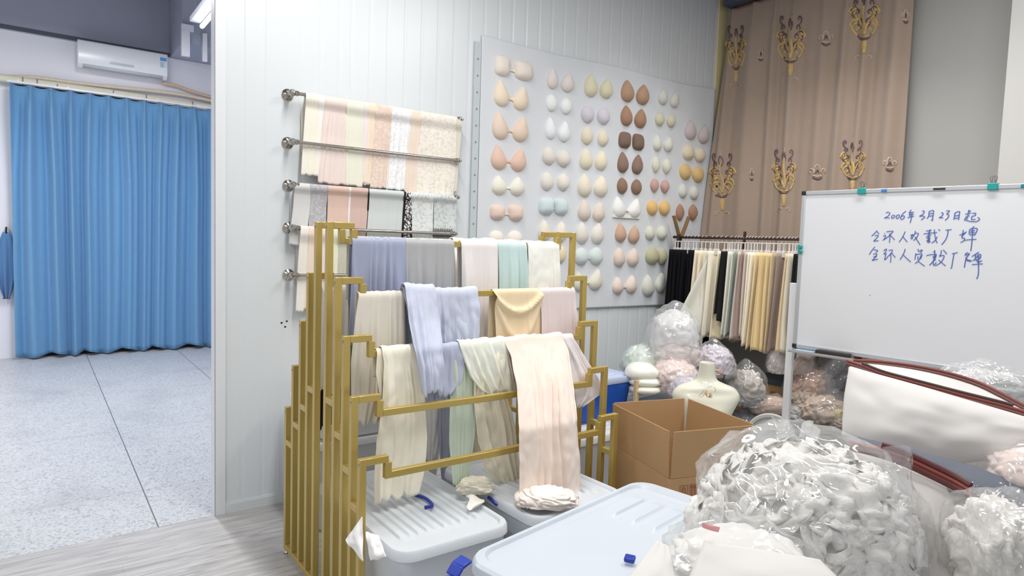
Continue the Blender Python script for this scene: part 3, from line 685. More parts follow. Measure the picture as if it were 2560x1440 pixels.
# fourth tier
rdr('long pleated cream fabric at the left of the fourth rail', [(715, 893, 1008), (800, 882, 1008), (900, 873, 1010), (1000, 874, 985), (1056, 876, 950)], 3, cloth('dfd8c8'), seed=71, folds=7, amp=.016, group=G4, back=.45)
rdr('lavender fabric bundled over the fourth rail, left tail falling past the third', [(706, 1003, 1188), (780, 1012, 1188), (870, 1022, 1187), (930, 1040, 1180)], 3, cloth('c6cde3'), seed=72, folds=5, amp=.026, group=G4, crumple=.016, rb=.024)
ORG_L = [o for o in bpy.data.objects if o.get('label', '').startswith('lavender fabric bundled')][0]
drape('tail', '', '', [(706, 1006, 1080, 2.40), (800, 1012, 1088, 2.37), (870, 1026, 1092, 2.31), (930, 1038, 1094, 2.295), (980, 1046, 1092, 2.29)], FY[3], rz(3)+.012, cloth('c6cde3'), seed=172, folds=2, amp=.02, crumple=.014, rb=.03, back=.1, parent=ORG_L)
rdr('lavender back layer hanging behind the bundled lavender fabric', [(712, 1075, 1186), (800, 1078, 1187), (880, 1080, 1187)], 3, cloth('c3cae0'), seed=73, folds=4, amp=.018, group=G4, crumple=.01, rb=.019)
rdr('golden yellow satin with a slack swag on the fourth rail', [(712, 1229, 1346), (800, 1233, 1346), (880, 1236, 1345)], 3, cloth('efd6a6', satin=True), seed=74, folds=2, amp=.006, swag=1, group=G4)
rdr('darker gold satin tail slipping out left of the yellow satin', [(716, 1222, 1240), (800, 1206, 1242), (880, 1192, 1244)], 3, cloth('dcbb80', satin=True), BY, seed=75, folds=1, amp=.006, group=G4)
rdr('dusty pink fabric at the right end of the fourth rail', [(711, 1345, 1432), (800, 1345, 1434), (900, 1344, 1438), (960, 1346, 1436)], 3, cloth('e6d4d1'), seed=76, folds=5, amp=.018, group=G4)
# third tier
rdr('ivory fabric bunched at the left of the third rail hanging down to the clear tub', [(853, 950, 1030), (900, 953, 1036), (1000, 946, 1052), (1090, 932, 1056), (1180, 929, 1048), (1238, 930, 1036)], 2, cloth('f4edd6'), seed=81, folds=5, amp=.022, group=G3, crumple=.010, rb=.022)
rdr('small cream flap showing left of the bunched ivory fabric', [(870, 938, 962), (930, 934, 960), (985, 944, 956)], 2, cloth('ece3c8'), seed=82, folds=1, amp=.012, group=G3, back=.1)
rdr('darker lavender fabric on the third rail with a slack front fold', [(850, 1074, 1157), (900, 1072, 1158), (950, 1076, 1150), (990, 1088, 1124)], 2, cloth('b9c1da'), seed=83, folds=3, amp=.020, group=G3, crumple=.014)
rdr('narrow lavender tail hanging from the third rail to the clear tub', [(960, 1094, 1124), (1060, 1090, 1126), (1150, 1092, 1122), (1208, 1098, 1114)], 1, cloth('b4bcd6'), BY, seed=84, folds=2, amp=.012, group=G3, crumple=.01)
rdr('pale green-white fabric looped over the middle of the third rail', [(829, 1143, 1258), (880, 1150, 1262), (930, 1165, 1272), (978, 1200, 1280)], 2, cloth('edf0e0'), seed=85, folds=4, amp=.024, group=G3, crumple=.016, rb=.022)
rdr('mint green fabric hanging below the third rail behind the lower rails', [(880, 1120, 1188), (1000, 1121, 1186), (1100, 1119, 1182), (1208, 1128, 1166)], 2, cloth('c9dac4'), seed=86, folds=3, amp=.012, group=G3, rb=.010)
rdr('butter cream fabric gathered in long folds right of the mint one', [(860, 1180, 1262), (1000, 1178, 1262), (1090, 1188, 1284), (1160, 1204, 1292), (1224, 1250, 1292)], 2, cloth('eee7cd'), seed=87, folds=4, amp=.026, group=G3, crumple=.018, rb=.013)
rdr('narrow cream tail falling onto the clear tub between mint and butter fabrics', [(1080, 1162, 1200), (1150, 1170, 1204), (1222, 1178, 1208)], 1, cloth('efe8d0'), BY, seed=88, folds=2, amp=.016, group=G3, crumple=.012)
rdr('wide peach cream fabric falling in front of the lowest rails onto the tubs', [(823, 1256, 1400), (880, 1270, 1412, 2.30), (960, 1284, 1424, 2.21), (1060, 1290, 1431, 2.12), (1150, 1291, 1436, 2.10), (1230, 1288, 1439, 2.09), (1285, 1300, 1432, 2.06)], 2, cloth('efdccd'), seed=89, folds=6, amp=.024, group=G3, crumple=.014, rb=.022)
rdr('blush tail flaring to the right beside the wide peach fabric', [(826, 1392, 1428), (900, 1412, 1458, 2.32), (960, 1420, 1496, 2.30), (990, 1428, 1492, 2.29), (1012, 1428, 1450, 2.29)], 2, cloth('e9dfdf'), seed=90, folds=3, amp=.018, group=G3, crumple=.008)
rdr('white cotton piece hanging low behind the lowest rails', [(1000, 1052, 1100), (1080, 1056, 1098), (1150, 1062, 1080)], 1, cloth('eceded'), BY, seed=91, folds=2, amp=.012, group=G3, crumple=.01)
# behind the left posts
rdr('white fabric hanging on the rear fourth rail behind the left posts', [(700, 803, 870), (850, 795, 868), (975, 790, 866)], 3, cloth('e7e3dc'), BY, seed=92, folds=4, amp=.012)
rdr('black fabric hanging on the rear third rail behind the left posts', [(830, 788, 868), (950, 782, 866), (1066, 778, 864)], 2, cloth('1d1315'), BY, seed=93, folds=2, amp=.008)
rdr('charcoal grey fabric hanging at the rear between posts and cream pleats', [(780, 866, 900), (900, 866, 890), (1015, 862, 886)], 3, cloth('75757a'), BY, seed=94, folds=1, amp=.006, rb=.02)

# ---------------------------------------------------------------- lumps and bags
def lump(c, r, seed, amp=.12, fr=2.2, sub=5, flat=-.75, ridge=1, M=None, tip=None, fn=None):
    """crumpled rounded body; c centre, r radii in (right, forward, up) of the room view"""
    bm = bmesh.new(); bmesh.ops.create_icosphere(bm, subdivisions=sub, radius=1)
    so = Vector((seed*5.1, seed*2.3, seed*.7)); vs = []
    for v in bm.verts:
        p = v.co.copy(); n = p.copy()
        if ridge == 1:      # folded cloth: swirling contour folds
            q = p*fr*.42+so; wv = noise.noise_vector(q*1.1)*.55
            t_ = noise.noise(q+wv); a = math.sin(t_*17); b_ = noise.noise(q*2.1+wv*1.4+Vector((4, 1, 7)))
            s_ = 1+amp*(.30*a*abs(a)**.3+.22*math.sin(b_*15)+.5*noise.noise(p*1.3+so)-.15)
        elif ridge == 2:    # gathered film: broad facets with soft creases
            q = p*fr*.8+so; wv = noise.noise_vector(q*.8)*.5; t_ = noise.noise(q+wv)
            s_ = 1+amp*(.9-2.2*abs(t_)+.35*(1-3*abs(noise.noise(q*2.3+wv)))-.6+.9*noise.noise(p*.9+so))
        else: s_ = 1+amp*.8*noise.noise(p*fr+so)
        p = p*s_
        # boxier body
        p = Vector((math.copysign(abs(p.x)**.80, p.x), math.copysign(abs(p.y)**.85, p.y), math.copysign(abs(p.z)**.82, p.z)))
        p.x *= 1-.16*p.z
        if p.z < flat: p.z = flat+(p.z-flat)*.08
        if tip:
            tx, tz, tw = tip; kk = math.exp(-(((n.x-tx)**2+(n.y)**2)/(tw*tw)))*max(0, n.z)
            p.z += kk*tz; p.x += (tx-p.x)*kk*.3
        vs.append(Vector(c)+HR*(p.x*r[0])+HF*(p.y*r[1])+ZZ*(p.z*r[2]))
    fs = [tuple(v.index for v in f.verts) for f in bm.faces]; bm.free()
    return MB().add(vs, fs)
def bag(name, label, cat, cx, cy, w, rx, ry, rd, fills, seed, mat=None, tip=None, group=None, amp=.10, sub=5, extra=None):
    """clear bag with fabric inside. rx, ry in pixels at depth w; rd in metres"""
    c = onD(cx, cy, w); k = w/FPX; R = (rx*k, rd, ry*k)
    t = thing(name, label, cat, (c.x, c.y, c.z-R[2]*.78), group)
    for i, (mt, ox, oy, oz, s_, am) in enumerate(fills):
        cc = c+HR*(ox*R[0])+HF*(oy*R[1])+ZZ*(oz*R[2])
        mk('fabric_fill', lump(cc, (R[0]*min(.97, s_[0]*1.07), R[1]*s_[1], R[2]*min(.96, s_[2]*1.07)), seed*10+i, am*1.1, 2.1, sub, -.8), mt, t, sharp=180)
    mk('bag_film', lump(c, (R[0]*1.04, R[1]*1.04, R[2]*1.04), seed, amp*1.15, 1.9, sub, -.8, ridge=2, tip=tip or (((seed*37) % 100/100-.5)*.8, .28, .30)), mat or film(), t, sharp=180)
    return t

# ================================================================ STORAGE TUBS
def rrect(cx, cy, w, d, r, n=6):
    out = []
    for k, (sx, sy) in enumerate(((1, 1), (-1, 1), (-1, -1), (1, -1))):
        for i in range(n+1):
            a = k*PI/2+i*(PI/2)/n; out.append((cx+sx*(w/2-r)+r*math.cos(a), cy+sy*(d/2-r)+r*math.sin(a)))
    return out
def loft(rings, cap0=True, cap1=True):
    n = len(rings[0]); vs = [p for R in rings for p in R]; m = len(rings)
    fs = [(j*n+i, j*n+(i+1) % n, (j+1)*n+(i+1) % n, (j+1)*n+i) for j in range(m-1) for i in range(n)]
    if cap0: fs.append(tuple(range(n-1, -1, -1)))
    if cap1: fs.append(tuple(range((m-1)*n, m*n)))
    return vs, fs
def plastic(h, clear=.3, rough=.3):
    key = ('t', h, clear, rough)
    if key in MC: return MC[key]
    m, t, p = base('plastic_'+h); p.inputs['Base Color'].default_value = lin(h); p.inputs['Roughness'].default_value = rough
    p.inputs['Subsurface Weight'].default_value = 0; p.inputs['Specular IOR Level'].default_value = .5
    out = t.nodes['Material Output']; tr = nd(t, 'ShaderNodeBsdfTransparent'); mx = nd(t, 'ShaderNodeMixShader'); mx.inputs[0].default_value = clear
    t.links.new(p.outputs[0], mx.inputs[1]); t.links.new(tr.outputs[0], mx.inputs[2]); t.links.new(mx.outputs[0], out.inputs[0])
    MC[key] = m; return m
def tub(label, c, w, d, z0, z1, ang, lidc='dfe6ee', bodyc='d8dfe8', clear=.35, ribs=9, handles=((1, 0),), part=-1, hc='1d3aa6', group=None, fill=None, ribside='y', content='ecebea'):
    t = thing('storage_tub', label, 'storage tub', (c[0], c[1], z0), group)
    Mx = Matrix.Translation((c[0], c[1], 0)) @ Matrix.Rotation(ang, 4, 'Z')
    T = lambda pts, z: [Mx @ Vector((x_, y_, z)) for x_, y_ in pts]
    hb = z1-.035
    body = [T(rrect(0, 0, w*.80, d*.84, .05), z0+.004), T(rrect(0, 0, w*.86, d*.88, .06), z0+.03), T(rrect(0, 0, w*.95, d*.96, .06), hb-.03), T(rrect(0, 0, w*.955, d*.965, .06), hb), T(rrect(0, 0, w*.93, d*.94, .055), hb), T(rrect(0, 0, w*.84, d*.86, .05), z0+.04)]
    v_, f_ = loft(body); mk('tub_body', MB().add(v_, f_), plastic(bodyc, clear), t, sharp=40)
    # side ribs
    # lid: skirt, rim, recessed ribbed panel
    rings = [T(rrect(0, 0, w*.985, d*.985, .07), hb-.004), T(rrect(0, 0, w, d, .075), hb), T(rrect(0, 0, w*.995, d*.995, .075), z1-.008), T(rrect(0, 0, w*.975, d*.98, .07), z1), T(rrect(0, 0, w*.91, d*.93, .06), z1), T(rrect(0, 0, w*.885, d*.91, .055), z1-.010)]
    v_, f_ = loft(rings, True, False); mb = MB().add(v_, f_)
    iw, idp = w*.885, d*.91
    def pan(u, v):
        x_ = (u-.5)*iw*.999; y_ = (v-.5)*idp*.999; m_ = .055
        # keep inside rounded corners
        cx_, cy_ = iw/2-m_, idp/2-m_
        if abs(x_) > cx_ and abs(y_) > cy_:
            dx, dy = abs(x_)-cx_, abs(y_)-cy_; L_ = math.hypot(dx, dy)
            if L_ > 0: s2 = max(dx, dy)/L_; x_ = math.copysign(cx_+dx*s2, x_); y_ = math.copysign(cy_+dy*s2, y_)
        z = z1-.010
        if ribside == 'y': a_, la, b_, lb = x_, iw, y_, idp
        else: a_, la, b_, lb = y_, idp, x_, iw
        if abs(b_) < lb*.40 and abs(a_) < la*.42 and b_ > lb*part:
            ph_ = (a_/(la*.84)+.5)*ribs; e = smooth(lb*.40, lb*.36, abs(b_))*(smooth(lb*part, lb*(part+.03), b_))
            z += e*.010*smooth(.15, .45, .5-.5*math.cos(2*PI*ph_))
        return Mx @ Vector((x_, y_, z))
    mb.grid(pan, 90 if ribside == 'y' else 50, 50 if ribside == 'y' else 90)
    mk('lid', mb, plastic(lidc, clear), t, sharp=40)
    for sx, oy in handles:
        sy = 0
        # fold-over clip at a short side
        e = Mx @ Vector((sx*w/2, oy*d/2, hb)); o_ = (Mx.to_3x3() @ Vector((sx, sy, 0))).normalized(); s_ = Vector((-o_.y, o_.x, 0))
        mb = MB(); pts = [e-o_*.005+ZZ*.034, e+o_*.026+ZZ*.026, e+o_*.046+ZZ*.004, e+o_*.05-ZZ*.03, e+o_*.044-ZZ*.048]
        for a_, b_ in zip(pts, pts[1:]): mb.beam(a_-(b_-a_)*.06, b_+(b_-a_)*.06, .046, .010)
        mb.beam(pts[-1]-s_*.025+o_*.004, pts[-1]+s_*.025+o_*.004, .013, .013)
        mk('handle', mb, plain(hc, .35, var=.02), t, bevel=.004)
    if fill:
        pass
    return t
def fillcloth(label, c, r, seed, hx, amp=.1, name='folded_fabric'):
    o = mk(name, lump(c, r, seed, amp, 2.2, 4, -.7), cloth(hx), sharp=180); return tag(o, label, 'fabric')
GT = 'clear storage tubs under and beside the gold rack'
tub('frosted clear tub with ribbed lid under the left half of the gold rack', (1.255, 2.31), .50, .80, 0, .42, 0, 'e0e7ee', 'd5dbe2', .35, 10, ((0, -1),), group=GT, clear=.35) if False else None
def loosehandle(tb, pts, r=.007):
    mk('handle', MB().tube(curve(pts, 14), r, 8), plain('1c36a0', .35, var=.02), tb)
t1 = tub('frosted clear tub with a ribbed lid under the left half of the gold rack', (1.225, 2.34), .49, .82, 0, .425, 0, 'e9eff5', 'dde3ea', .20, 10, (), group=GT)
loosehandle(t1, [onZ(1038, 1237, .432), onZ(1062, 1245, .436), onZ(1078, 1258, .436), onZ(1079, 1266, .436), onZ(1062, 1268, .432)])
loosehandle(t1, [onZ(1221, 1243, .42), onZ(1232, 1252, .415), onZ(1243, 1262, .405)])
fillcloth('pile of white fabric seen through the lid of the left tub', (1.225, 2.16, .27), (.19, .17, .11), 301, 'f1f0ee')
fillcloth('grey-blue fabric inside the back of the left tub', (1.225, 2.52, .25), (.17, .15, .13), 302, 'aeb6c4')
t2 = tub('frosted clear tub under the right half of the gold rack', (1.80, 2.27), .52, .72, 0, .425, .03, 'e7edf4', 'dbe2ea', .20, 9, (), group=GT)
fillcloth('blue-grey fabric inside the right tub under the rack', (1.80, 2.27, .22), (.2, .18, .15), 303, 'b9c1cf')
# front tub, turned a little
zf = .62
pA, pB, pC = onZ(1152, 1392, zf), onZ(1600, 1196, zf), onZ(1800, 1268, zf)
d1 = (pB-pA); L1 = d1.length; ang = math.atan2(d1.y, d1.x); d1n = d1.normalized(); n1 = Vector((d1n.y, -d1n.x, 0)); L2 = .50
cc = pA+d1*.5+n1*(L2/2)
t3 = tub('big frosted clear tub nearest the camera with a shallow ribbed lid', (cc.x, cc.y), L1, L2, 0, zf, ang, 'e2eaf3', 'dbe2ea', .30, 5, ((-1, .93),), group=GT, ribside='x', part=.12)
hh = onZ(1572, 1404, zf+.004); mk('handle', MB().beam(hh, hh+Vector((.02, .012, .006)), .03, .014), plain('1c36a0', .35, var=.02), t3, bevel=.004)
fillcloth('heap of white fabric filling the big front tub', (cc.x-.12*d1n.x, cc.y-.12*d1n.y, zf-.20), (.26, .17, .155), 304, 'f4f3f1')
fillcloth('pale blue fabric at the right end inside the big front tub', (cc.x+.22*d1n.x, cc.y+.22*d1n.y, zf-.27), (.14, .14, .14), 305, 'b9cbe2')
# knot of cream cloth on the left tub lid
c = onZ(1188, 1232, .432); tag(mk('fabric_knot', lump(c+ZZ*.03, (.08, .06, .034), 311, .30, 2.0, 5, -.7), cloth('ece6cf'), sharp=180), 'knotted cream cloth heap lying on the left tub lid', 'fabric')
c = onZ(1185, 1262, .432)
def tail(u, v):
    return Vector(c)+HR*((u-.5)*.075*(1-.5*v)+.01*math.sin(v*4))+HF*(.05-.11*v)+ZZ*(.012+.010*math.sin(u*5+v*3))
tag(mk('fabric_tail', MB().grid(tail, 20, 24), cloth('f1eee6'), solid=.003, sharp=180), 'loose white cloth end in front of the knotted cream heap', 'fabric')
c = onZ(1362, 1258, .44); tag(mk('fabric_pool', lump(c+ZZ*.025+HR*.005, (.125, .085, .036), 313, .26, 1.9, 5, -.7), cloth('f5e8de'), sharp=180), 'crumpled peach cloth pooled on the tubs below the wide peach fabric', 'fabric')
# tubs behind the rack
t4 = tub('white lidded tub against the ribbed wall behind the gold rack', (1.47, 3.30), .80, .42, 0, .47, 0, 'eef0f3', 'e6e9ee', .15, 7, (), ribside='x')
t5 = tub('second white tub stacked on the one behind the gold rack', (1.47, 3.30), .78, .40, .47, .66, 0, 'f1f1f2', 'e9ebee', .12, 7, (), ribside='x')
# blue tub group right of the rack
tub('white lidded tub on the floor right of the gold rack', (2.66, 2.86), .62, .42, 0, .40, .02, 'eceff4', 'c8cfdc', .2, 5, (), ribside='x')
tub('deep blue tub with a frosted lavender lid beside the cardboard box', (2.86, 3.04), .54, .34, .40, .665, .03, 'c9d3ee', '1554b8', .10, 4, (), ribside='x')
tub('tall grey tub with a pale blue lid carrying the fabric bags near the corner', (3.52, 3.12), .80, .62, 0, .47, .05, 'c9d3e0', '9aa6b2', .12, 5, (), ribside='x')

# ================================================================ CARDBOARD BOX
zt = .70; q = [onZ(x_, y_, zt) for x_, y_ in ((1535, 1013), (1680, 1078), (1857, 1063), (1706, 1000))]
ex = (q[2]-q[1]); ex.z = 0; wx = .43; ex.normalize(); ey = (q[0]-q[1]); ey.z = 0; wy = .50; ey = (ey-ex*ey.dot(ex)).normalized()
o_ = Vector((q[1].x, q[1].y, 0)); card = plain('b9956b', .85, var=.05, nscale=9, bmp=.05); zfold = .485
t = thing('cardboard_box', 'open brown cardboard box with upright flaps in front of the mannequin', 'box', o_+ex*wx/2+ey*wy/2)
def pl(a, b, z0, z1, th=.005, lean=0, nrm=None):
    n_ = (b-a).cross(ZZ).normalized(); mb = MB()
    vs = [a+ZZ*z0-n_*th/2, b+ZZ*z0-n_*th/2, b+ZZ*z0+n_*th/2, a+ZZ*z0+n_*th/2]
    vs += [v-ZZ*(z0-z1)+n_*lean for v in vs]
    return mb.add(vs, [(0, 3, 2, 1), (4, 5, 6, 7), (0, 1, 5, 4), (1, 2, 6, 5), (2, 3, 7, 6), (3, 0, 4, 7)])
K = [o_, o_+ex*wx, o_+ex*wx+ey*wy, o_+ey*wy]
mb = MB()
for i in range(4):
    s = pl(K[i], K[(i+1) % 4], 0, zfold); mb.add(s.v, s.f)
s = MB().add([k+ZZ*.004 for k in K], [(0, 1, 2, 3)]); mb.add(s.v, s.f)
mk('box_body', mb, card, t, bevel=.0015)
for i in range(4):
    a, b = K[i], K[(i+1) % 4]; d = (b-a).normalized(); g = .004
    fl = mk('flap', pl(a+d*g, b-d*g, zfold+.002, zt, lean=.012), card, t, bevel=.0012)
    if i == 3: lab_flap = fl
# printed handling marks on the front face
nf = -ey; n_front = (K[1]-K[0]).cross(ZZ).normalized()
def onF(x_, y_): return onP(x_, y_, K[0]+n_front*.0045, n_front)
red = plain('9c4a3c', .8); mb = MB()
def stroke(pts, w=.0022): mb.ribbon([onF(*p) for p in pts], w, n_front)
for x0, x1, y0, y1 in ((1700, 1719, 1213, 1240), (1725, 1742, 1210, 1237), (1749, 1769, 1206, 1236)):
    stroke([(x0, y0+2), (x1, y0)]); stroke([(x1, y0), (x1, y1)]); stroke([(x1, y1), (x0, y1+2)]); stroke([(x0, y1+2), (x0, y0+2)])
for xx in (1730, 1737): stroke([(xx, 1236), (xx, 1214)], .004); stroke([(xx-3, 1219), (xx, 1213), (xx+3, 1218)], .003)
stroke([(1759, 1234), (1759, 1212)], .003); stroke([(1752, 1220), (1755, 1213), (1759, 1210), (1763, 1212), (1767, 1218)], .005); stroke([(1759, 1234), (1756, 1234)], .003)
stroke([(1706, 1238), (1706, 1224), (1709, 1218), (1713, 1222), (1712, 1238)], .004)
mk('handling_marks', mb, red, t)
# sticker on the left flap
n_l = (K[0]-K[3]).cross(ZZ).normalized()
def onL(x_, y_, e=.0075): return onP(x_, y_, K[0]+n_l*e, n_l)
st = mk('shipping_label', MB().add([onL(*p) for p in ((1585, 1040), (1613, 1055), (1613, 1079), (1586, 1068))], [(0, 1, 2, 3)]), plain('eeeeec', .6), t, solid=.001)
mb = MB()
for (x0, y0, x1, y1, w_) in ((1588, 1046, 1596, 1050, .003), (1600, 1052, 1610, 1057, .003), (1588, 1052, 1592, 1054, .006), (1603, 1062, 1611, 1066, .003), (1604, 1070, 1611, 1073, .003), (1590, 1062, 1601, 1068, .005), (1589, 1057, 1598, 1061, .002)):
    mb.ribbon([onL(x0, y0, .0085), onL(x1, y1, .0085)], w_, n_l)
mk('print', mb, plain('3c3c3c', .7), st)
# packing tape strip on the left side
s = MB().add([onL(x_, y_, .0068) for x_, y_ in ((1597, 1100), (1606, 1104), (1606, 1160), (1597, 1154))], [(0, 1, 2, 3)])

# ================================================================ MANNEQUIN
mc = onD(1764, 1000, 3.72); mdir = HR
t = thing('mannequin_torso', 'glossy cream armless mannequin torso with a flaking chest mark', 'mannequin', (mc.x, mc.y, 0))
k = 3.72/FPX
def zz(y): return onD(1764, y, 3.72).z
# (y px, half width px, half depth m, forward shift m)
secs = [(905, 19, .052, .0), (915, 19.5, .053, 0), (935, 21, .055, 0), (948, 27, .062, 0), (957, 45, .075, .0), (966, 68, .085, .0), (978, 80, .090, 0), (990, 84, .093, .01), (1003, 81, .098, .015), (1020, 72, .104, .022), (1040, 63, .105, .026), (1060, 56, .098, .02), (1085, 49, .088, .01), (1120, 44, .08, 0), (1160, 46, .082, 0), (1210, 56, .095, 0), (1250, 60, .10, 0)]
P_ = [Vector((a, b, c_)) for a, b, c_, d_ in secs]; D_ = [Vector((d_, 0, 0)) for *_, d_ in secs]
def torso(u, v):
    a = catmull(P_, v); sh = catmull(D_, v).x; th = 2*PI*u
    hw = a.y*k; dp = a.z
    x_ = math.cos(th); y_ = math.sin(th)
    X_ = math.copysign(abs(x_)**.8, x_)*hw; Y_ = y_*dp*(1-.25*abs(x_))
    if y_ < 0: Y_ -= sh*(1+.5*math.cos(2*PI*(X_/max(hw, .01))*.5-.0)*0)*(1-abs(x_)**2)
    return Vector((mc.x, mc.y, zz(a.x)))+HR*X_+HF*Y_
mb = MB().grid(torso, 56, 90, True); n0 = len(mb.v)
top = [mb.v[i] for i in range(56)]; mb.f.append(tuple(range(55, -1, -1)))
cream = plain('e3e3d2', .22, spec=.5, var=.02, coat=.4)
mk('torso', mb, cream, t, sharp=60)
mk('stand_pole', MB().tube([(mc.x, mc.y, .02), (mc.x, mc.y, zz(1240))], .014, 12), plain('c8c8c4', .4, metal=.5), t)
mk('stand_base', MB().lathe((mc.x, mc.y, 0), (0, 0, 1), [(.001, .0), (.12, .0), (.12, .012), (.02, .022), (.001, .022)], 28), plain('c8c8c4', .4, metal=.5), t)
def onT(x_, y_):
    p = onD(x_, y_, 3.6)
    # find the front surface by marching along the ray
    best = None; d = (p-CP).normalized()
    w_ = 3.45
    while w_ < 3.75:
        q_ = onD(x_, y_, w_); a = None
        u_ = (q_-mc).dot(HR); f_ = (q_-mc).dot(HF)
        # nearest section
        for (ya, wa, da, sa), (yb, wb, db, sb) in zip(secs, secs[1:]):
            if zz(ya) >= q_.z >= zz(yb):
                k2 = (zz(ya)-q_.z)/(zz(ya)-zz(yb)); hw = (wa+(wb-wa)*k2)*k; dp = da+(db-da)*k2; sh = sa+(sb-sa)*k2
                if abs(u_) < hw:
                    x2 = (abs(u_)/hw)**(1/.8); yy = math.sqrt(max(0, 1-x2*x2))
                    fs = -yy*dp*(1-.25*x2)-sh*(1-x2*x2)
                    if f_ >= fs: return q_
                break
        w_ += .002
    return onD(x_, y_, 3.60)
mb = MB()
for pts in ([(1752, 985), (1748, 989), (1750, 994), (1757, 990), (1763, 980), (1768, 975)], [(1752, 985), (1758, 978), (1766, 970), (1774, 967), (1780, 965)], [(1784, 968), (1789, 974), (1786, 980)], [(1776, 982), (1780, 988), (1779, 994), (1771, 994)]):
    mb.ribbon(curve([onT(*p) for p in pts], 10), .002, -HF, .002)
mk('chest_mark', mb, plain('a89878', .6), t)
mb = MB(); pts = [onT(*p) for p in ((1762, 984), (1768, 974), (1775, 972), (1776, 982), (1779, 992), (1770, 993), (1766, 990))]
mb.add([p-HF*.0012 for p in pts], [tuple(range(len(pts)))]); mk('flaked_patch', mb, plain('dcbf95', .7), t, solid=.001)
# wooden leg seen left of the bags
a, b = onY(1592, 950, 2.8), onY(1583, 1012, 2.8)
tag(mk('wooden_post', MB().beam((b.x, 2.78, .0), (a.x, 2.80, a.z), .028, .028), plain('cdb489', .6), bevel=.004), 'pale wooden post standing between the blue tub and the fabric bags', 'post')

# ================================================================ BROWN CURTAIN
XC = 4.80
def SCur(y_, z_):
    """brown curtain surface: x as a function of y and z"""
    u = (3.60-y_)/1.52; v = (3.50-z_)/2.78
    w = u*8.2+.12*math.sin(u*17)+.10*math.sin(u*7+v*2.2)+.25
    c = .5+.5*math.cos(2*PI*w); pin = math.exp(-((w-round(w))/.10)**2)
    k = smooth(0, .12, v)
    d = .05*((1-k)*.6*pin+k*(c**2.2*.9+.22*math.sin(2*PI*w*.5+1)+.12*math.sin(2*PI*w*1.7+2+v)))
    d += .14*smooth(0, .85, v)*math.exp(-(u/.22)**2)+.03*v
    return XC-d-.012
def curt(u, v):
    y_ = 3.60-1.52*u-.035*v*(u-.2)-.075*(1-v)**2*(1-u)**3; z_ = 3.50-2.78*v
    if v > .98: z_ += .012*math.sin(u*50)
    return Vector((SCur(y_, z_), y_, z_))
t = thing('brown_curtain', 'floor-length mauve brown curtain embroidered with golden plumes and crowns', 'curtain', (4.75, 2.84, .72))
mk('curtain_panel', MB().grid(curt, 260, 110), cloth('a38d7b', .9, .3), t, solid=.003, sharp=180)
gm, vm = MB(), MB(); lm = MB()
def onC(x_, y_):
    X_ = 4.75
    for _ in range(12):
        p = onX(x_, y_, X_); X_ = SCur(p.y, p.z)
    return onX(x_, y_, X_)
def rib(M_, cx, cy, pts, w_, s=1.0, asp=1.0):
    c = curve([(cx+a*s*asp, cy+b*s, 0) for a, b in pts], 9); P = []
    for q_ in c:
        p = onC(q_.x, q_.y); P.append(p)
    k = [Vector((SCur(p.y, p.z)-.0035, p.y, p.z)) for p in P]
    M_.ribbon(k, w_*1.45, (-1, 0, 0), .001, taper=True)
def plume(cx, cy, s, asp=.8, half=0):
    for sg in ((-1, 1) if half == 0 else (half,)):
        for i in range(9):     # golden feather fan
            a = .15+i*.20; L_ = 26+12*math.sin(i*.9)
            x0, y0 = sg*(2+i*2.6), 34-i*8.5
            rib(gm, cx, cy, [(x0, y0), (x0+sg*L_*.35*math.sin(a), y0-L_*.5*math.cos(a)), (x0+sg*L_*.75*math.sin(a+.5), y0-L_*.72*math.cos(a+.4)), (x0+sg*L_*math.sin(a+.9)*.9, y0-L_*.55*math.cos(a+.9))], .016*s, s, asp)
        for i in range(4):     # violet scrolls
            x0, y0 = sg*(5+i*5), 22-i*22
            rib(vm, cx, cy, [(x0, y0), (x0+sg*9, y0-8), (x0+sg*12, y0-19), (x0+sg*6, y0-25), (x0+sg*2, y0-19), (x0+sg*6, y0-15)], .011*s, s, asp)
        rib(vm, cx, cy, [(sg*24, -2), (sg*34, -14), (sg*35, -28), (sg*29, -32), (sg*27, -25)], .010*s, s, asp)
        rib(gm, cx, cy, [(sg*3, 40), (sg*22, 34), (sg*33, 20), (sg*38, 4)], .013*s, s, asp)
        rib(lm, cx, cy, [(sg*8, 88), (sg*16, 84), (sg*24, 90), (sg*17, 94)], .006*s, s, asp)
        rib(vm, cx, cy, [(0, 46), (sg*12, 42), (sg*20, 32)], .013*s, s, asp)
    for i in range(5):
        rib(gm, cx, cy, [(-6+3*i, 48), (-4+2*i, 66), (-2+i, 80)], .012*s, s, asp)
    rib(gm, cx, cy, [(0, 36), (3, 10), (-2, -20), (2, -48)], .018*s, s, asp)
    rib(vm, cx, cy, [(0, -34), (5, -48), (0, -62), (-4, -50), (0, -40)], .013*s, s, asp)
    rib(lm, cx, cy, [(0, -60), (4, -68), (2, -76)], .006*s, s, asp)
def crown(cx, cy, s, asp=1):
    for pts in ([(-19, 2), (-21, -8), (-14, -10), (-9, -2), (-14, 3)], [(19, 2), (21, -8), (14, -10), (9, -2), (14, 3)], [(-7, 2), (-8, -12), (0, -21), (8, -12), (7, 2)], [(-14, 6), (0, 10), (14, 6)]):
        rib(lm, cx, cy, pts, .008*s, s, asp)
    rib(vm, cx, cy, [(-13, 12), (0, 17), (13, 12)], .012*s, s, asp); rib(vm, cx, cy, [(-4, 2), (0, -8), (4, 2)], .008*s, s, asp)
plume(1840, 130, .95, .62); plume(1977, 110, 1.0, .85); plume(2160, 50, 1.05, .85)
plume(1806, 450, .95, .8); plume(1960, 440, .95, .72); plume(2132, 410, .85, .85)
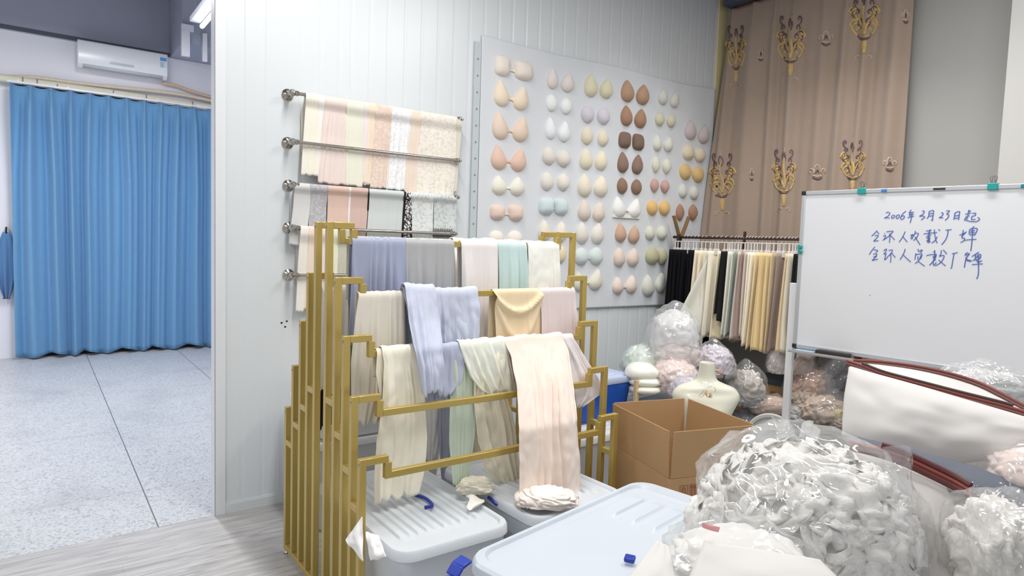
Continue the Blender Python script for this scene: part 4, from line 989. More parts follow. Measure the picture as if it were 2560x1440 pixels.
crown(1903, 138, .8, .55); crown(2066, 97, .95, .9); crown(2265, 42, .9, .55); crown(1880, 437, .8, .4); crown(2044, 432, .95, 1); crown(2225, 412, .9, .85)
mk('gold_embroidery', gm, plain('c7a86e', .7, var=.25, nscale=90), t, solid=.0012)
mk('violet_embroidery', vm, plain('6b565a', .7, var=.2, nscale=90), t, solid=.0012)
mk('pale_embroidery', lm, plain('c2ae9c', .6, var=.2, nscale=90), t, solid=.0012)
mb = MB().tube([(4.80, 2.02, 3.508), (4.80, 3.5, 3.508)], .012, 10)
tag(mk('curtain_rod', mb, plain('8a4a2a', .5)), 'brown curtain rod under the dark header at the top', 'curtain rod')

# ================================================================ CLOTHES RACK WITH SAMPLES
XK, zr = 4.24, 1.577
t = thing('garment_rack', 'dark wooden clothes rack with V-shaped top bars in front of the brown curtain', 'clothes rack', (XK, 2.9, 0))
dk = plain('3a2420', .5, var=.1)
mk('rod', MB().tube([(XK, 1.98, zr), (XK, 3.56, zr)], .011, 10), dk, t)
ye = 3.50
brz = plain('84683f', .5, var=.15, nscale=20)
for yy in (ye, 2.02):
    for s_ in (-1, 1):
        mk('leg', MB().beam((XK+s_*.04, yy, .0), (XK+s_*.015, yy+.006*s_, zr+.02), .028, .018), dk, t, bevel=.002)
a1, a2, a0 = onX(1715, 531, XK-.06), onX(1753, 531, XK+.08), onX(1733, 592, XK)
mk('top_bar', MB().beam((XK, ye, zr), (XK-.07, ye+.01, zr+.17), .030, .016), brz, t, bevel=.002)
mk('top_bar', MB().beam((XK+.005, ye-.016, zr), (XK+.085, ye-.016, zr+.17), .030, .016), brz, t, bevel=.002)
mk('top_bar', MB().beam((XK+.0, 2.90, zr-.08), (XK+.0, 2.895, zr+.05), .022, .012), dk, t, bevel=.002)
# hanger + samples, described from left to right in the photo
seq = []
for i in range(7): seq.append(('000000', 3.44-i*.035, .78, 'black'))
seq += [('e9dcc4', 3.17, .62, 'cream'), ('f0e0bd', 3.13, .66, 'pale yellow'), ('ddd3bf', 3.09, .64, 'beige'), ('efe6cf', 3.05, .63, 'ivory')]
seq += [('BIG', 3.00, .62, 'big flared bone white'), ('f2e0b4', 2.965, .64, 'light yellow'), ('0a090a', 2.94, .45, 'black with white edging'), ('0f0e0f', 2.915, .50, 'plain black'), ('c9c5c8', 2.895, .44, 'grey lilac'),
        ('d8d8c6', 2.87, .60, 'pale sage'), ('cfd2c2', 2.845, .60, 'grey green'), ('8f9a8c', 2.82, .59, 'dull green'), ('d5c3b8', 2.795, .62, 'nude pink'), ('a3877a', 2.77, .61, 'dusty brown'), ('c7b3a6', 2.745, .58, 'rose beige')]
seq += [('e6dcc8', 2.715, .60, 'cream'), ('f0e4c8', 2.685, .64, 'warm cream'), ('e8cf93', 2.655, .66, 'bright yellow'), ('e6ca8a', 2.625, .67, 'straw yellow'), ('e3c582', 2.595, .67, 'deep yellow'), ('e0c383', 2.565, .67, 'mellow yellow'), ('d2b684', 2.535, .67, 'tan yellow'), ('b59b7c', 2.51, .66, 'light tan'), ('9c8577', 2.485, .66, 'brown taupe')]
seq += [('cfc6ca', 2.45, .47, 'lilac white'), ('dfc28f', 2.425, .66, 'golden tan'), ('d8cdb4', 2.40, .65, 'bone'), ('LACE', 2.36, .45, 'lace-banded black'), ('0c0b0d', 2.33, .46, 'deep black'), ('a3938c', 2.30, .68, 'taupe'), ('a89a94', 2.26, .68, 'grey taupe'), ('0c0b0d', 2.22, .46, 'solid black')]
hg = None
for i, (hx, yy, drop, wd) in enumerate(seq):
    rnd = random.Random(i*13+5); rot = rnd.uniform(-.10, .10)-(.34 if i > 6 else .20)
    hw = .155 if hx not in ('c9c5c8', 'cfc6ca') else .12
    if hx == 'BIG': rot = -.70
    ca, sa = math.cos(rot), math.sin(rot)
    if hg is None:
        h0 = thing('clip_hanger', 'x', 'hanger', (XK, yy, zr))
        mb = MB().tube([(XK-.10, yy, zr-.035), (XK+.10, yy, zr-.035)], .004, 6).tube([(XK-.10, yy, zr-.035), (XK-.10, yy, zr-.10)], .004, 6).tube([(XK+.10, yy, zr-.035), (XK+.10, yy, zr-.10)], .004, 6)
        mk('frame', mb, plain('dcd9d6', .3), h0)
        mk('hook', MB().tube([(XK, yy, zr-.035), (XK, yy, zr-.014), (XK+.016, yy, zr), (XK, yy, zr+.015), (XK-.015, yy, zr+.004)], .003, 6), plain('c9c6c2', .3), h0)
        mk('clip', MB().box((XK-.112, yy-.008, zr-.13), (XK-.090, yy+.008, zr-.085)), plain('dcd9d6', .3), h0, bevel=.002)
        mk('clip', MB().box((XK+.090, yy-.008, zr-.13), (XK+.112, yy+.008, zr-.085)), plain('dcd9d6', .3), h0, bevel=.002)
        hg = h0; hh_ = h0
    else:
        hh_ = hg.copy(); COL.objects.link(hh_); hh_.location = (XK, yy, zr)
        for ch in hg.children:
            c_ = ch.copy(); COL.objects.link(c_); c_.parent = hh_
    hh_.rotation_euler.z = rot
    nx = seq[i-1][3] if i else None
    hh_['label'] = ('clip hanger of the %s sample on the dark clothes rack' % wd) if hx != '000000' else 'clip hanger of the %s black sample from the left end of the clothes rack' % ['first', 'second', 'third', 'fourth', 'fifth', 'sixth', 'seventh'][i]
    if wd in ('cream',): hh_['label'] = 'clip hanger of the cream sample %s on the dark clothes rack' % ('next to the black row' if i < 12 else 'before the yellow row')
    hh_['group'] = 'clip hangers on the dark clothes rack'
    zt_ = zr-.10
    def sam(u, v, hw=hw, drop=drop, ca=ca, sa=sa, yy=yy, i=i, big=(hx == 'BIG')):
        fl_ = 1+.18*v+(.75*v if big else 0)
        x_ = (u-.5)*2*hw*fl_-(.12*v if big else 0)
        n_ = .010*math.sin(u*13+i+v*2)*(.3+v)+.006*math.sin(u*29+i*2)*v
        z_ = zt_-drop*v+(.05*(u-.5)*v if not big else -.07*(u-.3)*v*1.2)+.010*math.sin(u*20+i)*v*v
        return Vector((XK+x_*ca-n_*sa, yy+x_*sa+n_*ca, z_))
    if hx == 'BIG': mt = cloth('d9d6c6')
    elif hx == 'LACE': mt = cloth('0d0c0f')
    elif hx == '000000': mt = cloth('0c0c12', .9, .05)
    else: mt = cloth(hx)
    o = mk('hanging_sample', MB().grid(sam, 26, 26), mt, solid=.003, sharp=180)
    lab = '%s fabric sample hanging on the dark clothes rack' % wd
    if hx == '000000': lab = 'long black fabric sample, %s from the left end of the clothes rack' % ['first', 'second', 'third', 'fourth', 'fifth', 'sixth', 'seventh'][i]
    elif wd == 'cream': lab = 'cream fabric sample %s on the dark clothes rack' % ('next to the black row' if i < 12 else 'before the yellow row')
    tag(o, lab, 'fabric sample', 'fabric samples on the clothes rack')
    if hx in ('0a090a', 'LACE'):
        mb = MB(); b_ = .25 if hx == 'LACE' else .15
        def lc(u, v, i=i, sam=sam):
            e = .5-.42+(.20+.03*math.sin(v*26)+.02*math.sin(v*51))*(.5+.5*math.sin(PI*min(1, v+.15)))*u
            p = sam(e+.06, .12+.80*v); p.y -= .004; p.x -= .002; return p
        mk('lace_band', mb.grid(lc, 8, 40), cloth('e9e6e4'), o, solid=.002, sharp=180)
    if i in (7, 8, 9, 10, 17, 22, 23, 29):
        pass

# ================================================================ WHITEBOARD
PB = Vector((3.56, 2.07, 0)); db = Vector((.095, -1.03, 0)).normalized(); nb = Vector((-db.y, db.x, 0)); nb = -nb if nb.dot(HF) > 0 else nb
def onB(x_, y_, e=0): return onP(x_, y_, PB+nb*e, nb)
zt_, zb_ = 1.838, .938; Lb = 1.75
t = thing('whiteboard', 'white magnetic board on a white stand with handwritten blue characters', 'whiteboard', PB+db*Lb/2)
def B(s, z, e=0): return PB+db*s+ZZ*z+nb*e
def bbox(s0, s1, z0, z1, e0, e1):
    return MB().add([B(s0, z0, e0), B(s1, z0, e0), B(s1, z0, e1), B(s0, z0, e1), B(s0, z1, e0), B(s1, z1, e0), B(s1, z1, e1), B(s0, z1, e1)], [(0, 1, 2, 3), (4, 7, 6, 5), (0, 4, 5, 1), (1, 5, 6, 2), (2, 6, 7, 3), (3, 7, 4, 0)])
mk('writing_surface', bbox(.014, Lb-.014, zb_+.014, zt_-.014, -.012, -.001), plain('e3e5e9', .22, var=.012, nscale=2, coat=.2), t)
alu = plain('c9ccd0', .35, metal=.5, var=.02)
mb = bbox(0, Lb, zt_-.022, zt_, -.018, .006)
for s in (bbox(0, Lb, zb_, zb_+.022, -.018, .006), bbox(0, .022, zb_, zt_, -.018, .006), bbox(Lb-.022, Lb, zb_, zt_, -.018, .006)): mb.add(s.v, s.f)
mk('aluminium_frame', mb, alu, t, bevel=.003)
for z_ in (zt_-.024, zb_-.002):
    mk('corner_cap', bbox(-.003, .024, z_, z_+.026, -.02, .008), plain('1d1f24', .5), t, bevel=.004)
def ez(z): return z
# stand
la, lb_ = onB(1981, 707, -.035), onB(1958, 1050, -.035)
mk('stand_leg', MB().beam(B(-.028, 0.05, -.03), B(-.028, la.z, -.03), .04, .028, up=nb), plain('e2e4e6', .4), t, bevel=.002)
mk('stand_leg', MB().beam(B(Lb+.02, 0.05, -.03), B(Lb+.02, la.z, -.03), .04, .028, up=nb), plain('e2e4e6', .4), t, bevel=.002)
for s_ in (-.02, Lb+.02):
    mk('stand_foot', MB().beam(B(s_, .035, -.30), B(s_, .035, .26), .04, .03), plain('e2e4e6', .4), t, bevel=.002)
mk('tray', bbox(.0, .62, zb_-.022, zb_-.016, 0, .06), alu, t, bevel=.001)
mk('tray_lip', bbox(.0, .62, zb_-.022, zb_-.006, .056, .06), alu, t)
o = mk('whiteboard_eraser', bbox(.15, .33, zb_-.015, zb_+.012, .010, .05), plain('33302f', .7), bevel=.004); tag(o, 'dark eraser lying on the whiteboard tray', 'eraser')
o = mk('marker_box', bbox(.03, .14, zb_-.015, zb_-.004, .012, .045), plain('a8c6e8', .5), bevel=.002); tag(o, 'small light blue marker pack on the left end of the whiteboard tray', 'marker pack')
teal = plain('1f9b98', .35, var=.03)
for lab_, x_, yb, w_, ring in (('left', 2154, 470, 20, 1), ('right', 2482, 462, 27, 1)):
    a, b = onB(x_-w_/2, yb, .01), onB(x_+w_/2, yb, .01); s0, s1 = (a-PB).dot(db), (b-PB).dot(db)
    tt = thing('binder_clip', 'teal binder clip gripping the top edge of the whiteboard, %s one of two' % lab_, 'binder clip', B((s0+s1)/2, zt_), 'binder clips on the whiteboard')
    mk('clip_body', bbox(s0, s1, zt_-.026, zt_+.006, -.022, .014), teal, tt, bevel=.003)
    for sg in (-1, 1):
        sm = (s0+s1)/2; rr = .011
        pts = [B(sm+sg*.006, zt_+.004, .0), B(sm+sg*.012, zt_+.02, .004*sg), B(sm+sg*.004+sg*rr, zt_+.034, .006*sg), B(sm+sg*.002, zt_+.040, .006*sg), B(sm-sg*.004, zt_+.026, .005*sg), B(sm-sg*.004, zt_+.004, .0)]
        mk('wire_arm', MB().tube(curve(pts, 16), .0012, 6), plain('6b6b66', .3, metal=.8), tt)
for x_, y_, hx, w_, hgt, lb2 in ((2210, 471, '3b82c4', 13, .016, 'small blue magnet on the top frame of the whiteboard'), (2557, 466, '1f7c8c', 10, .018, 'teal magnet at the right end of the visible top frame'), (2348, 471, '2a2526', 30, .009, 'black brand plate on the top frame of the whiteboard')):
    a, b = onB(x_-w_/2, y_, .01), onB(x_+w_/2, y_, .01); s0, s1 = (a-PB).dot(db), (b-PB).dot(db); zc = zt_-.012
    o = mk('magnet' if 'magnet' in lb2 else 'name_plate', bbox(s0, s1, zc-hgt/2, zc+hgt/2, .006, .013), plain(hx, .4), bevel=.002); tag(o, lb2.replace('brand ', 'name '), 'magnet' if 'magnet' in lb2 else 'plate')
for j, y_ in enumerate((617, 629)):
    c = onB(2001, y_, .008); s0 = (c-PB).dot(db)
    o = mk('round_magnet', MB().lathe(B(s0, c.z, .007), nb, [(.001, .012), (.010, .012), (.0135, .008), (.0135, 0)], 20), teal); tag(o, '%s teal round magnet on the left frame of the whiteboard' % ('upper' if j == 0 else 'lower'), 'magnet', 'round magnets on the whiteboard')
# handwriting, traced stroke by stroke
Wm = lambda x_, y_: onB(2150+x_/6.545, 500+y_/6.545, 0.0)
ST = """425,215 445,200 480,205 485,230 455,265 400,295 430,290 485,296
540,245 520,265 517,290 535,300 560,280 568,255 545,245
620,240 598,262 592,290 612,303 640,280 645,250 625,238
755,180 710,215 675,265 665,300 685,318 715,300 728,270 705,258 680,270
840,158 825,180 800,215
800,212 840,205 885,198
800,245 840,240 880,232
820,215 812,270
780,290 830,275 885,265
850,205 845,270 835,320 820,375
1015,180 1045,178 1050,200 1025,235 975,265 1020,262 1055,270 1050,290 1000,325
1130,190 1128,240 1115,280 1095,302
1130,190 1165,175 1203,175 1200,230 1190,290 1185,335 1165,320
1135,225 1165,222 1195,217
1130,265 1160,262 1192,258
1325,210 1355,212 1358,235 1330,270 1295,290 1330,288 1362,295
1410,178 1460,175 1455,195 1420,230 1450,240 1450,270 1425,305 1390,332
1550,215 1548,250 1540,300 1530,318
1550,215 1590,195 1630,192 1625,240 1618,290 1612,325
1555,260 1590,255 1622,250
1545,305 1580,298 1615,292
1765,185 1790,180 1815,178
1785,160 1780,200 1770,240
1722,235 1760,222 1820,212
1765,240 1758,280 1745,320
1770,262 1795,258
1740,265 1725,300 1710,325 1750,335 1820,352 1890,355 1940,335 1955,315 1945,295 1925,285
1835,220 1890,215 1880,255 1830,265
1838,262 1825,290 1830,320 1860,322 1890,310
280,498 240,545 190,590
280,515 300,540 312,555
240,585 300,578 275,620 225,672 265,668 305,665
395,550 410,548
380,590 415,580 420,590 395,640 370,660
430,520 490,512 540,512 510,550 460,600 400,645
485,545 490,600 482,700
495,575 530,610 568,652
740,515 715,570 685,625 640,688
700,595 735,640 775,688
825,575 850,570 870,562
845,575 835,640
870,560 860,620 850,640
905,505 895,560 860,595
900,545 955,548 930,610 875,665
900,600 935,655 985,735
1150,480 1140,520 1120,560
1080,510 1150,495 1170,500
1040,555 1120,545 1200,538 1262,530
1215,480 1225,570 1240,650 1265,705
1280,480 1300,490 1305,505
1130,515 1125,600 1110,690
1100,580 1140,570 1165,578
1080,605 1150,595
1090,630 1145,622 1125,660 1085,668
1110,680 1135,665 1145,685 1115,695 1105,680
1265,598 1225,665 1170,705
1400,492 1450,488 1500,485
1440,492 1435,560 1400,650 1335,732
1625,575 1680,555 1735,530
1690,490 1680,560 1670,620 1710,625 1700,665 1645,695
1740,515 1700,560 1660,600
1870,430 1830,465 1795,490 1785,560
1830,470 1915,465 1905,520 1870,580
1805,510 1880,500
1800,540 1880,530
1790,572 1870,565
1715,658 1800,648 1905,642
1840,480 1838,580 1830,700 1812,835
245,765 200,820 150,893
225,815 265,818 290,830 260,855
215,885 275,880 262,910 240,940
215,930 265,925
275,915 235,955 200,988 245,978 295,968
385,830 435,800 420,850 390,880 440,880
420,880 412,930 402,980
402,980 430,960 450,930
470,825 530,818 510,870 450,930
500,870 505,950 500,1025
515,860 545,900 580,940
740,800 725,850 690,920 655,975
710,900 760,950 830,1012
950,800 960,840 1010,815 1015,835 985,860
915,870 905,930 900,975
915,895 1010,880 1005,930 990,965
950,920 945,980
1000,900 960,990 900,1040
945,1000 1000,1040 1060,1083
1085,912 1150,895 1255,888
1220,820 1225,880 1215,960
1195,850 1235,845
1190,925 1250,912
1190,950 1245,938
1250,895 1225,960 1180,1020 1135,1068
1215,960 1200,1010 1205,1070 1250,1020
1215,985 1245,980
1330,820 1325,880 1300,920 1370,905 1365,960 1310,1030 1230,1078
1360,815 1395,850 1420,885
1285,980 1330,1020 1400,1078
1505,880 1550,870 1600,860
1540,880 1525,950 1510,1040 1498,1105 1480,1120
1770,860 1740,870 1720,905 1760,890 1790,880 1740,960 1820,995 1790,1000 1740,985
1740,930 1725,1000 1708,1105
1945,850 1900,880 1830,925
1890,895 1880,970 1840,990
1920,890 1975,895 1960,960 1900,975
1895,920 1960,915
1890,945 1955,940
1890,975 1940,1020 1960,1010 1998,990
1930,900 1940,960 1935,1020
1830,1058 1920,1050 2010,1045
1935,1000 1940,1100 1935,1220 1910,1292"""
mb = MB()
for ln in ST.split('\n'):
    P = [tuple(map(float, q_.split(','))) for q_ in ln.split()]
    pts = curve([Wm(*p) for p in P], max(6, 6*(len(P)-1))); mb.ribbon(pts, .0042, nb, .0007)
mk('handwriting', mb, plain('5069b4', .6, var=.1, nscale=30), t)
mb = MB()
c = onB(2175, 738); mb.ball(c, .0022, 8, 5); mk('speck', mb, plain('666666'), t)

# ================================================================ LOW SHELF AND ITS LOAD
XS0, XS1, zs = 4.31, 4.83, .285
t = thing('low_shelf', 'long low shelf with brown boards along the right wall', 'shelf', (4.5, 2.2, 0))
mk('shelf_board', MB().box((XS0, 1.50, zs-.022), (XS1, 3.02, zs)), plain('b08f60', .6, var=.12, nscale=12), t, bevel=.002)
mk('shelf_board', MB().box((XS0+.01, 1.52, zs-.05), (XS1, 3.0, zs-.03)), plain('9c7d52', .6, var=.12, nscale=12), t, bevel=.002)
for yy in (1.56, 2.3, 2.98):
    for x_ in (XS0+.03, XS1-.03): mk('leg', MB().box((x_-.015, yy-.015, 0), (x_+.015, yy+.015, zs-.05)), plain('4c4a48', .5), t)
smoke = film('c9ccd0', .20, .10, 9); clear = film('f4f6f8', .10, .10, 9); hazy = film('e9edf0', .30, .08, 8)
def C_(h, **k): return cloth(h, **k)
bag('sample_bag', 'clear bag of grey and beige fabric beside the mannequin shoulder', 'bag', 1868, 965, 4.55, 44, 52, .16, [(C_('cfc6bb'), 0, 0, -.1, (.85, .8, .8), .3), (C_('a9adb2'), .1, 0, -.5, (.9, .8, .5), .3)], 401, clear, group='fabric bags on the low shelf')
cb = onD(1922, 972, 4.62)
dS = Vector((.0, -1, 0))
# lidded carton: brown body, dark lid
t = thing('lidded_carton', 'brown carton with a dark blue-grey lid on the low shelf behind the whiteboard leg', 'box', (4.52, 2.45, zs))
p0 = onX(1889, 1000, 4.33)
mk('carton', MB().box((4.37, 2.48, zs+.001), (4.68, 2.84, .515)), card, t, bevel=.002)
mk('lid', MB().box((4.35, 2.46, .515), (4.70, 2.86, .55)), plain('46525c', .45), t, bevel=.006)
mb = MB()
for x0, y0, x1, y1 in ((1897, 974, 1901, 984), (1904, 975, 1908, 985), (1928, 979, 1932, 989), (1936, 980, 1940, 990)):
    for a_, b_ in (((x0, y0), (x1, y0)), ((x1, y0), (x1, y1)), ((x0, y0), (x0, y1))): mb.ribbon([onX(*a_, 4.368), onX(*b_, 4.368)], .004, (-1, 0, 0))
mk('handling_marks', mb, plain('7a4a34', .8), t)
bag('mesh_bag', 'pink mottled bag standing on the lid of the brown carton', 'bag', 1948, 896, 4.58, 28, 44, .08, [(lace('c9a9a6', 'e6d6d2', 60, 0), 0, 0, -.15, (.85, .8, .8), .25)], 403, hazy, tip=(-.4, .35, .5))
bag('sample_bag', 'pinkish bag leaning behind the whiteboard leg beside the pink mottled bag', 'bag', 2000, 905, 4.5, 34, 40, .09, [(C_('cdb3a4'), 0, 0, 0, (.9, .8, .85), .3)], 404, clear, group='fabric bags on the low shelf')
bag('fabric_roll', 'rolled pink-beige fabric in film at the front of the low shelf', 'fabric roll', 1925, 1014, 4.50, 55, 24, .09, [(C_('cfae9c'), 0, 0, 0, (.96, .9, .9), .12)], 405, clear, group='fabric bags on the low shelf')
bag('sample_bag', 'bag of folded peach and cream knit fabric just right of the whiteboard leg', 'bag', 2022, 962, 4.55, 54, 50, .16, [(plain('dcb9a5', .9, var=.1, nscale=60, bmp=.4), .1, 0, .15, (.85, .8, .7), .34), (plain('ddd0bd', .9, var=.1, nscale=60, bmp=.4), -.25, -.1, -.5, (.6, .8, .45), .3)], 406, clear, group='fabric bags on the low shelf')
bag('sample_bag', 'grey clear bag with dark garments at the right of the shelf', 'bag', 2092, 948, 4.50, 55, 66, .15, [(C_('2f3038'), .1, -.25, .05, (.45, .6, .45), .4), (C_('8f939c'), .2, 0, -.55, (.8, .8, .4), .3), (plain('8f7a78', .9, var=.1), -.5, 0, -.3, (.4, .6, .6), .3)], 407, smoke, group='fabric bags on the low shelf')
bag('sample_bag', 'bag of beige fabric with yellow lace at the front right of the shelf', 'bag', 2064, 1028, 4.42, 66, 44, .15, [(C_('cbb49e'), -.2, 0, .1, (.8, .85, .8), .3), (plain('d6c79b', .9, var=.15, nscale=60, bmp=.5), .3, -.25, -.05, (.5, .7, .55), .3)], 408, clear, group='fabric bags on the low shelf')
bag('sample_bag', 'small silver-white bag on the shelf under the folded peach fabric', 'bag', 1998, 1032, 4.48, 36, 26, .10, [(C_('c9c9c9'), 0, 0, 0, (.9, .85, .8), .35)], 409, clear, group='fabric bags on the low shelf')
bag('sample_bag', 'brown-pink bag hanging over the front edge at the right end of the shelf', 'bag', 2104, 1056, 4.32, 34, 22, .10, [(C_('b49a88'), 0, 0, 0, (.9, .85, .8), .35)], 410, clear, group='fabric bags on the low shelf')
# below the shelf
for i, (cx, cy, w_, rx, ry, hx, lb2) in enumerate(((1862, 1062, 4.55, 40, 34, '4c4e52', 'dark clear bag under the left end of the shelf'), (1868, 1100, 4.35, 34, 34, '7a7d80', 'grey clear bag beside the round white lid'), (1990, 1098, 4.5, 60, 34, '5c6064', 'dark grey clear bag under the middle of the shelf'), (2068, 1122, 4.4, 52, 30, '6f7276', 'grey clear bag under the right end of the shelf'), (1905, 1150, 3.9, 60, 34, '8d9094', 'light grey bag on the floor by the cardboard box'), (2060, 1170, 4.0, 90, 40, '7d8084', 'wide grey bag on the floor behind the foreground bags'))):
    bag('waste_bag', lb2, 'bag', cx, cy, w_, rx, ry, .15, [(C_(hx), 0, 0, 0, (.85, .8, .85), .4)], 420+i, smoke, group='bags under the low shelf')
c = onD(1925, 1094, 4.12); ax_ = (HF*-.85+HR*-.45+ZZ*.12).normalized()
tag(mk('round_disc', MB().lathe(c, ax_, [(.001, .0), (.125, .0), (.128, .018), (.145, .022), (.15, .012), (.15, -.03), (.14, -.03), (.14, -.004), (.001, -.006)], 40), plain('d3d5d0', .4)), 'round white rimmed disc leaning under the shelf', 'disc')
for i, (x_, y_, a_) in enumerate(((2018, 1076, .5), (2036, 1090, -.3))):
    c = onD(x_, y_, 3.95); tag(mk('paper_scrap', MB().grid(lambda u, v: c+HR*((u-.5)*.07+(v-.5)*.03)+ZZ*((v-.5)*.09+a_*(u-.5)*.05+.01*math.sin(u*4))+HF*(v*.03), 8, 8), cloth('d7d8d6'), solid=.002), ['left grey-white scrap of sheeting under the shelf', 'right grey-white scrap of sheeting under the shelf'][i], 'scrap')
# picture frame edge and dark post seen behind the bags
mb = MB().box((4.80, 1.72, .45), (4.855, 1.75, .98)).box((4.80, 1.50, .95), (4.855, 1.75, .98)).box((4.83, 1.50, .45), (4.855, 1.72, .95))
tag(mk('framed_panel', mb, plain('5a5048', .6), bevel=.002), 'dark-edged panel leaning on the wall below the whiteboard', 'panel')

# ================================================================ FABRIC BAGS IN THE CORNER
GB = 'bags of fabric heaped in the corner'
bag('fabric_bag', 'big clear bag on top of the corner heap, white padding above pink fabric', 'bag', 1682, 846, 4.40, 66, 76, .20, [(C_('e2dfe0'), 0, 0, .15, (.80, .8, .70), .20), (C_('e9d9d8'), .10, -.05, -.45, (.92, .85, .52), .18)], 501, film('eef4f4', .22, .12, 7), tip=(.1, .22, .6), group=GB, amp=.10)
bag('fabric_bag', 'pale mint green bag leaning on the ribbed wall at the left of the heap', 'bag', 1612, 905, 4.45, 54, 44, .17, [(C_('dde6dd'), 0, 0, 0, (.92, .85, .9), .14)], 502, film('e6f2ec', .3, .08, 7), tip=(.55, .55, .5), group=GB)
for i, (cx, cy, rx, ry, lb2) in enumerate(((1604, 928, 40, 21, 'topmost of three flat cream pads under the mint bag'), (1610, 950, 38, 14, 'middle of three flat cream pads under the mint bag'), (1612, 969, 38, 12, 'lowest of three flat cream pads under the mint bag'))):
    c = onD(cx, cy, 4.22-.01*i); k = 4.2/FPX; o = mk('cream_pad', lump(c, (rx*k, .12, ry*k), 510+i, .05, 1.6, 4, -.8, ridge=0), cloth(['f1efe2', 'f1efe4', 'eeebd8'][i], satin=True), sharp=180); tag(o, lb2, 'pad', 'flat cream pads in the corner heap')
bag('fabric_bag', 'large clear bag of peach pink fabric under the big top bag', 'bag', 1686, 944, 4.25, 58, 48, .18, [(C_('ebd3cc'), 0, 0, .1, (.92, .85, .85), .22), (C_('cfc4d6'), .35, -.1, -.6, (.6, .8, .5), .2)], 503, clear, group=GB)
bag('fabric_bag', 'lilac floral fabric bag behind the mannequin neck', 'bag', 1785, 905, 4.45, 46, 44, .16, [(lace('c9c0cf', 'ddd6e0', 40, 0), 0, 0, 0, (.92, .85, .9), .25), (C_('d9b3a8'), -.1, -.25, -.35, (.4, .7, .3), .2)], 504, clear, group=GB)
bag('fabric_bag', 'lilac-grey fabric bag between the peach bag and the mannequin shoulder', 'bag', 1716, 972, 4.05, 44, 30, .14, [(C_('c5bdcc'), 0, 0, 0, (.92, .85, .9), .2)], 505, clear, group=GB)
bag('fabric_bag', 'small cream bag at the right edge of the corner heap', 'bag', 1818, 918, 4.6, 20, 28, .10, [(C_('d9d2cd'), 0, 0, 0, (.92, .85, .9), .2)], 506, clear, group=GB)
tag(mk('black_cable', MB().tube(curve([onD(1808, 950, 4.3), onD(1813, 935, 4.35), onD(1824, 922, 4.4), onD(1835, 915, 4.45)], 16), .006, 8), plain('1f1f21', .5)), 'short black cable arching beside the mannequin shoulder', 'cable')

# ================================================================ FOREGROUND: ZIP BAGS AND CLEAR BAGS
tub('frosted tub under the foreground bags at the lower right', (2.02, .70), .80, .55, 0, .56, -.35, 'e3e8ee', 'dde2e8', .2, 5, (), ribside='x')
def softbag(name, label, cat, corners, w, th, mat, bulge=.05, seed=1, wl=(1, 1, 1, 1), rnd_=.04, parent_label=None, wr=.006):
    """flat soft case: corners TL,TR,BR,BL in px at depths w*wl"""
    c4 = [onD(x_, y_, w*k_) for (x_, y_), k_ in zip(corners, wl)]
    nr = (c4[1]-c4[0]).cross(c4[3]-c4[0]).normalized()
    if nr.dot(FW) > 0: nr = -nr
    def face(sgn):
        def f(u, v):
            e = lambda t_: .5-.5*math.cos(PI*t_)
            p = (c4[0]*(1-u)+c4[1]*u)*(1-v)+(c4[3]*(1-u)+c4[2]*u)*v
            b = (max(0, math.sin(PI*u))*max(0, math.sin(PI*v)))**.45
            n1 = noise.noise(Vector((u*3, v*3, seed*3.1)))*wr*3+noise.noise(Vector((u*8, v*6, seed*1.1)))*wr
            q_ = p+nr*(sgn*(th*.5*b**.6+bulge*b)+(n1 if sgn > 0 else 0)*b)
            sag = .05*math.sin(PI*u)*v
            return q_-ZZ*sag
        return f
    mb = MB().grid(face(1), 50, 36); mb.grid(face(-1), 50, 36)
    t = thing(name, label, cat, sum(c4, Vector())/4)
    mk('case', mb, mat, t, sharp=60)
    return t, c4, nr, face(1)
nonw = plain('d9d6d3', .75, var=.012, nscale=4, bmp=.05)
t, c4, nr, fz = softbag('zip_case', 'large white soft storage case with rust red piped zipper in the right foreground', 'storage case', [(2122, 912), (2660, 1070), (2575, 1150), (2104, 1090)], 1.95, .10, nonw, .04, 3, (1.045, .83, .84, 1.02))
rust = plain('5f2f2c', .5, var=.1, nscale=30)
def px3(pts, w0, w1):
    n_ = len(pts)-1; return [onD(x_, y_, w0+(w1-w0)*i/n_) for i, (x_, y_) in enumerate(pts)]
zf1 = px3([(2118, 910), (2160, 924), (2210, 944), (2290, 966), (2380, 990), (2450, 1008), (2520, 1026), (2590, 1048), (2662, 1070)], 2.04, 1.62)
zf2 = px3([(2135, 909), (2200, 912), (2280, 922), (2360, 938), (2440, 962), (2500, 990), (2560, 1022), (2620, 1050), (2668, 1070)], 2.13, 1.62)
lidp = MB()
n_ = 30; ca_ = curve(zf1, n_); cb_ = curve(zf2, n_)
lidp.grid(lambda u, v: ca_[min(n_, int(round(u*n_)))]*(1-v)+cb_[min(n_, int(round(u*n_)))]*v-ZZ*.015*math.sin(PI*v)*math.sin(PI*u), n_, 8)
mk('top_panel', lidp, nonw, t, solid=.004, sharp=180)
for nm, zc in (('front_piping', zf1), ('rear_piping', zf2)):
    c_ = curve(zc, 50); mk(nm, MB().tube(c_, .007, 10), rust, t); 
    mk('piping_edge', MB().tube([p+ZZ*.010+HF*.004 for p in c_], .0045, 8), plain('7c4038', .5, var=.1), t)
c_ = curve(zf1, 50); mk('zip_tape', MB().tube([p+ZZ*.017+HF*.008 for p in c_[6:40]], .0045, 8), plain('33231f', .5), t)
# hanging side gusset of the case at its right end
g4 = px3([(2500, 1060), (2525, 1100), (2505, 1210), (2460, 1195)], 1.72, 1.72)
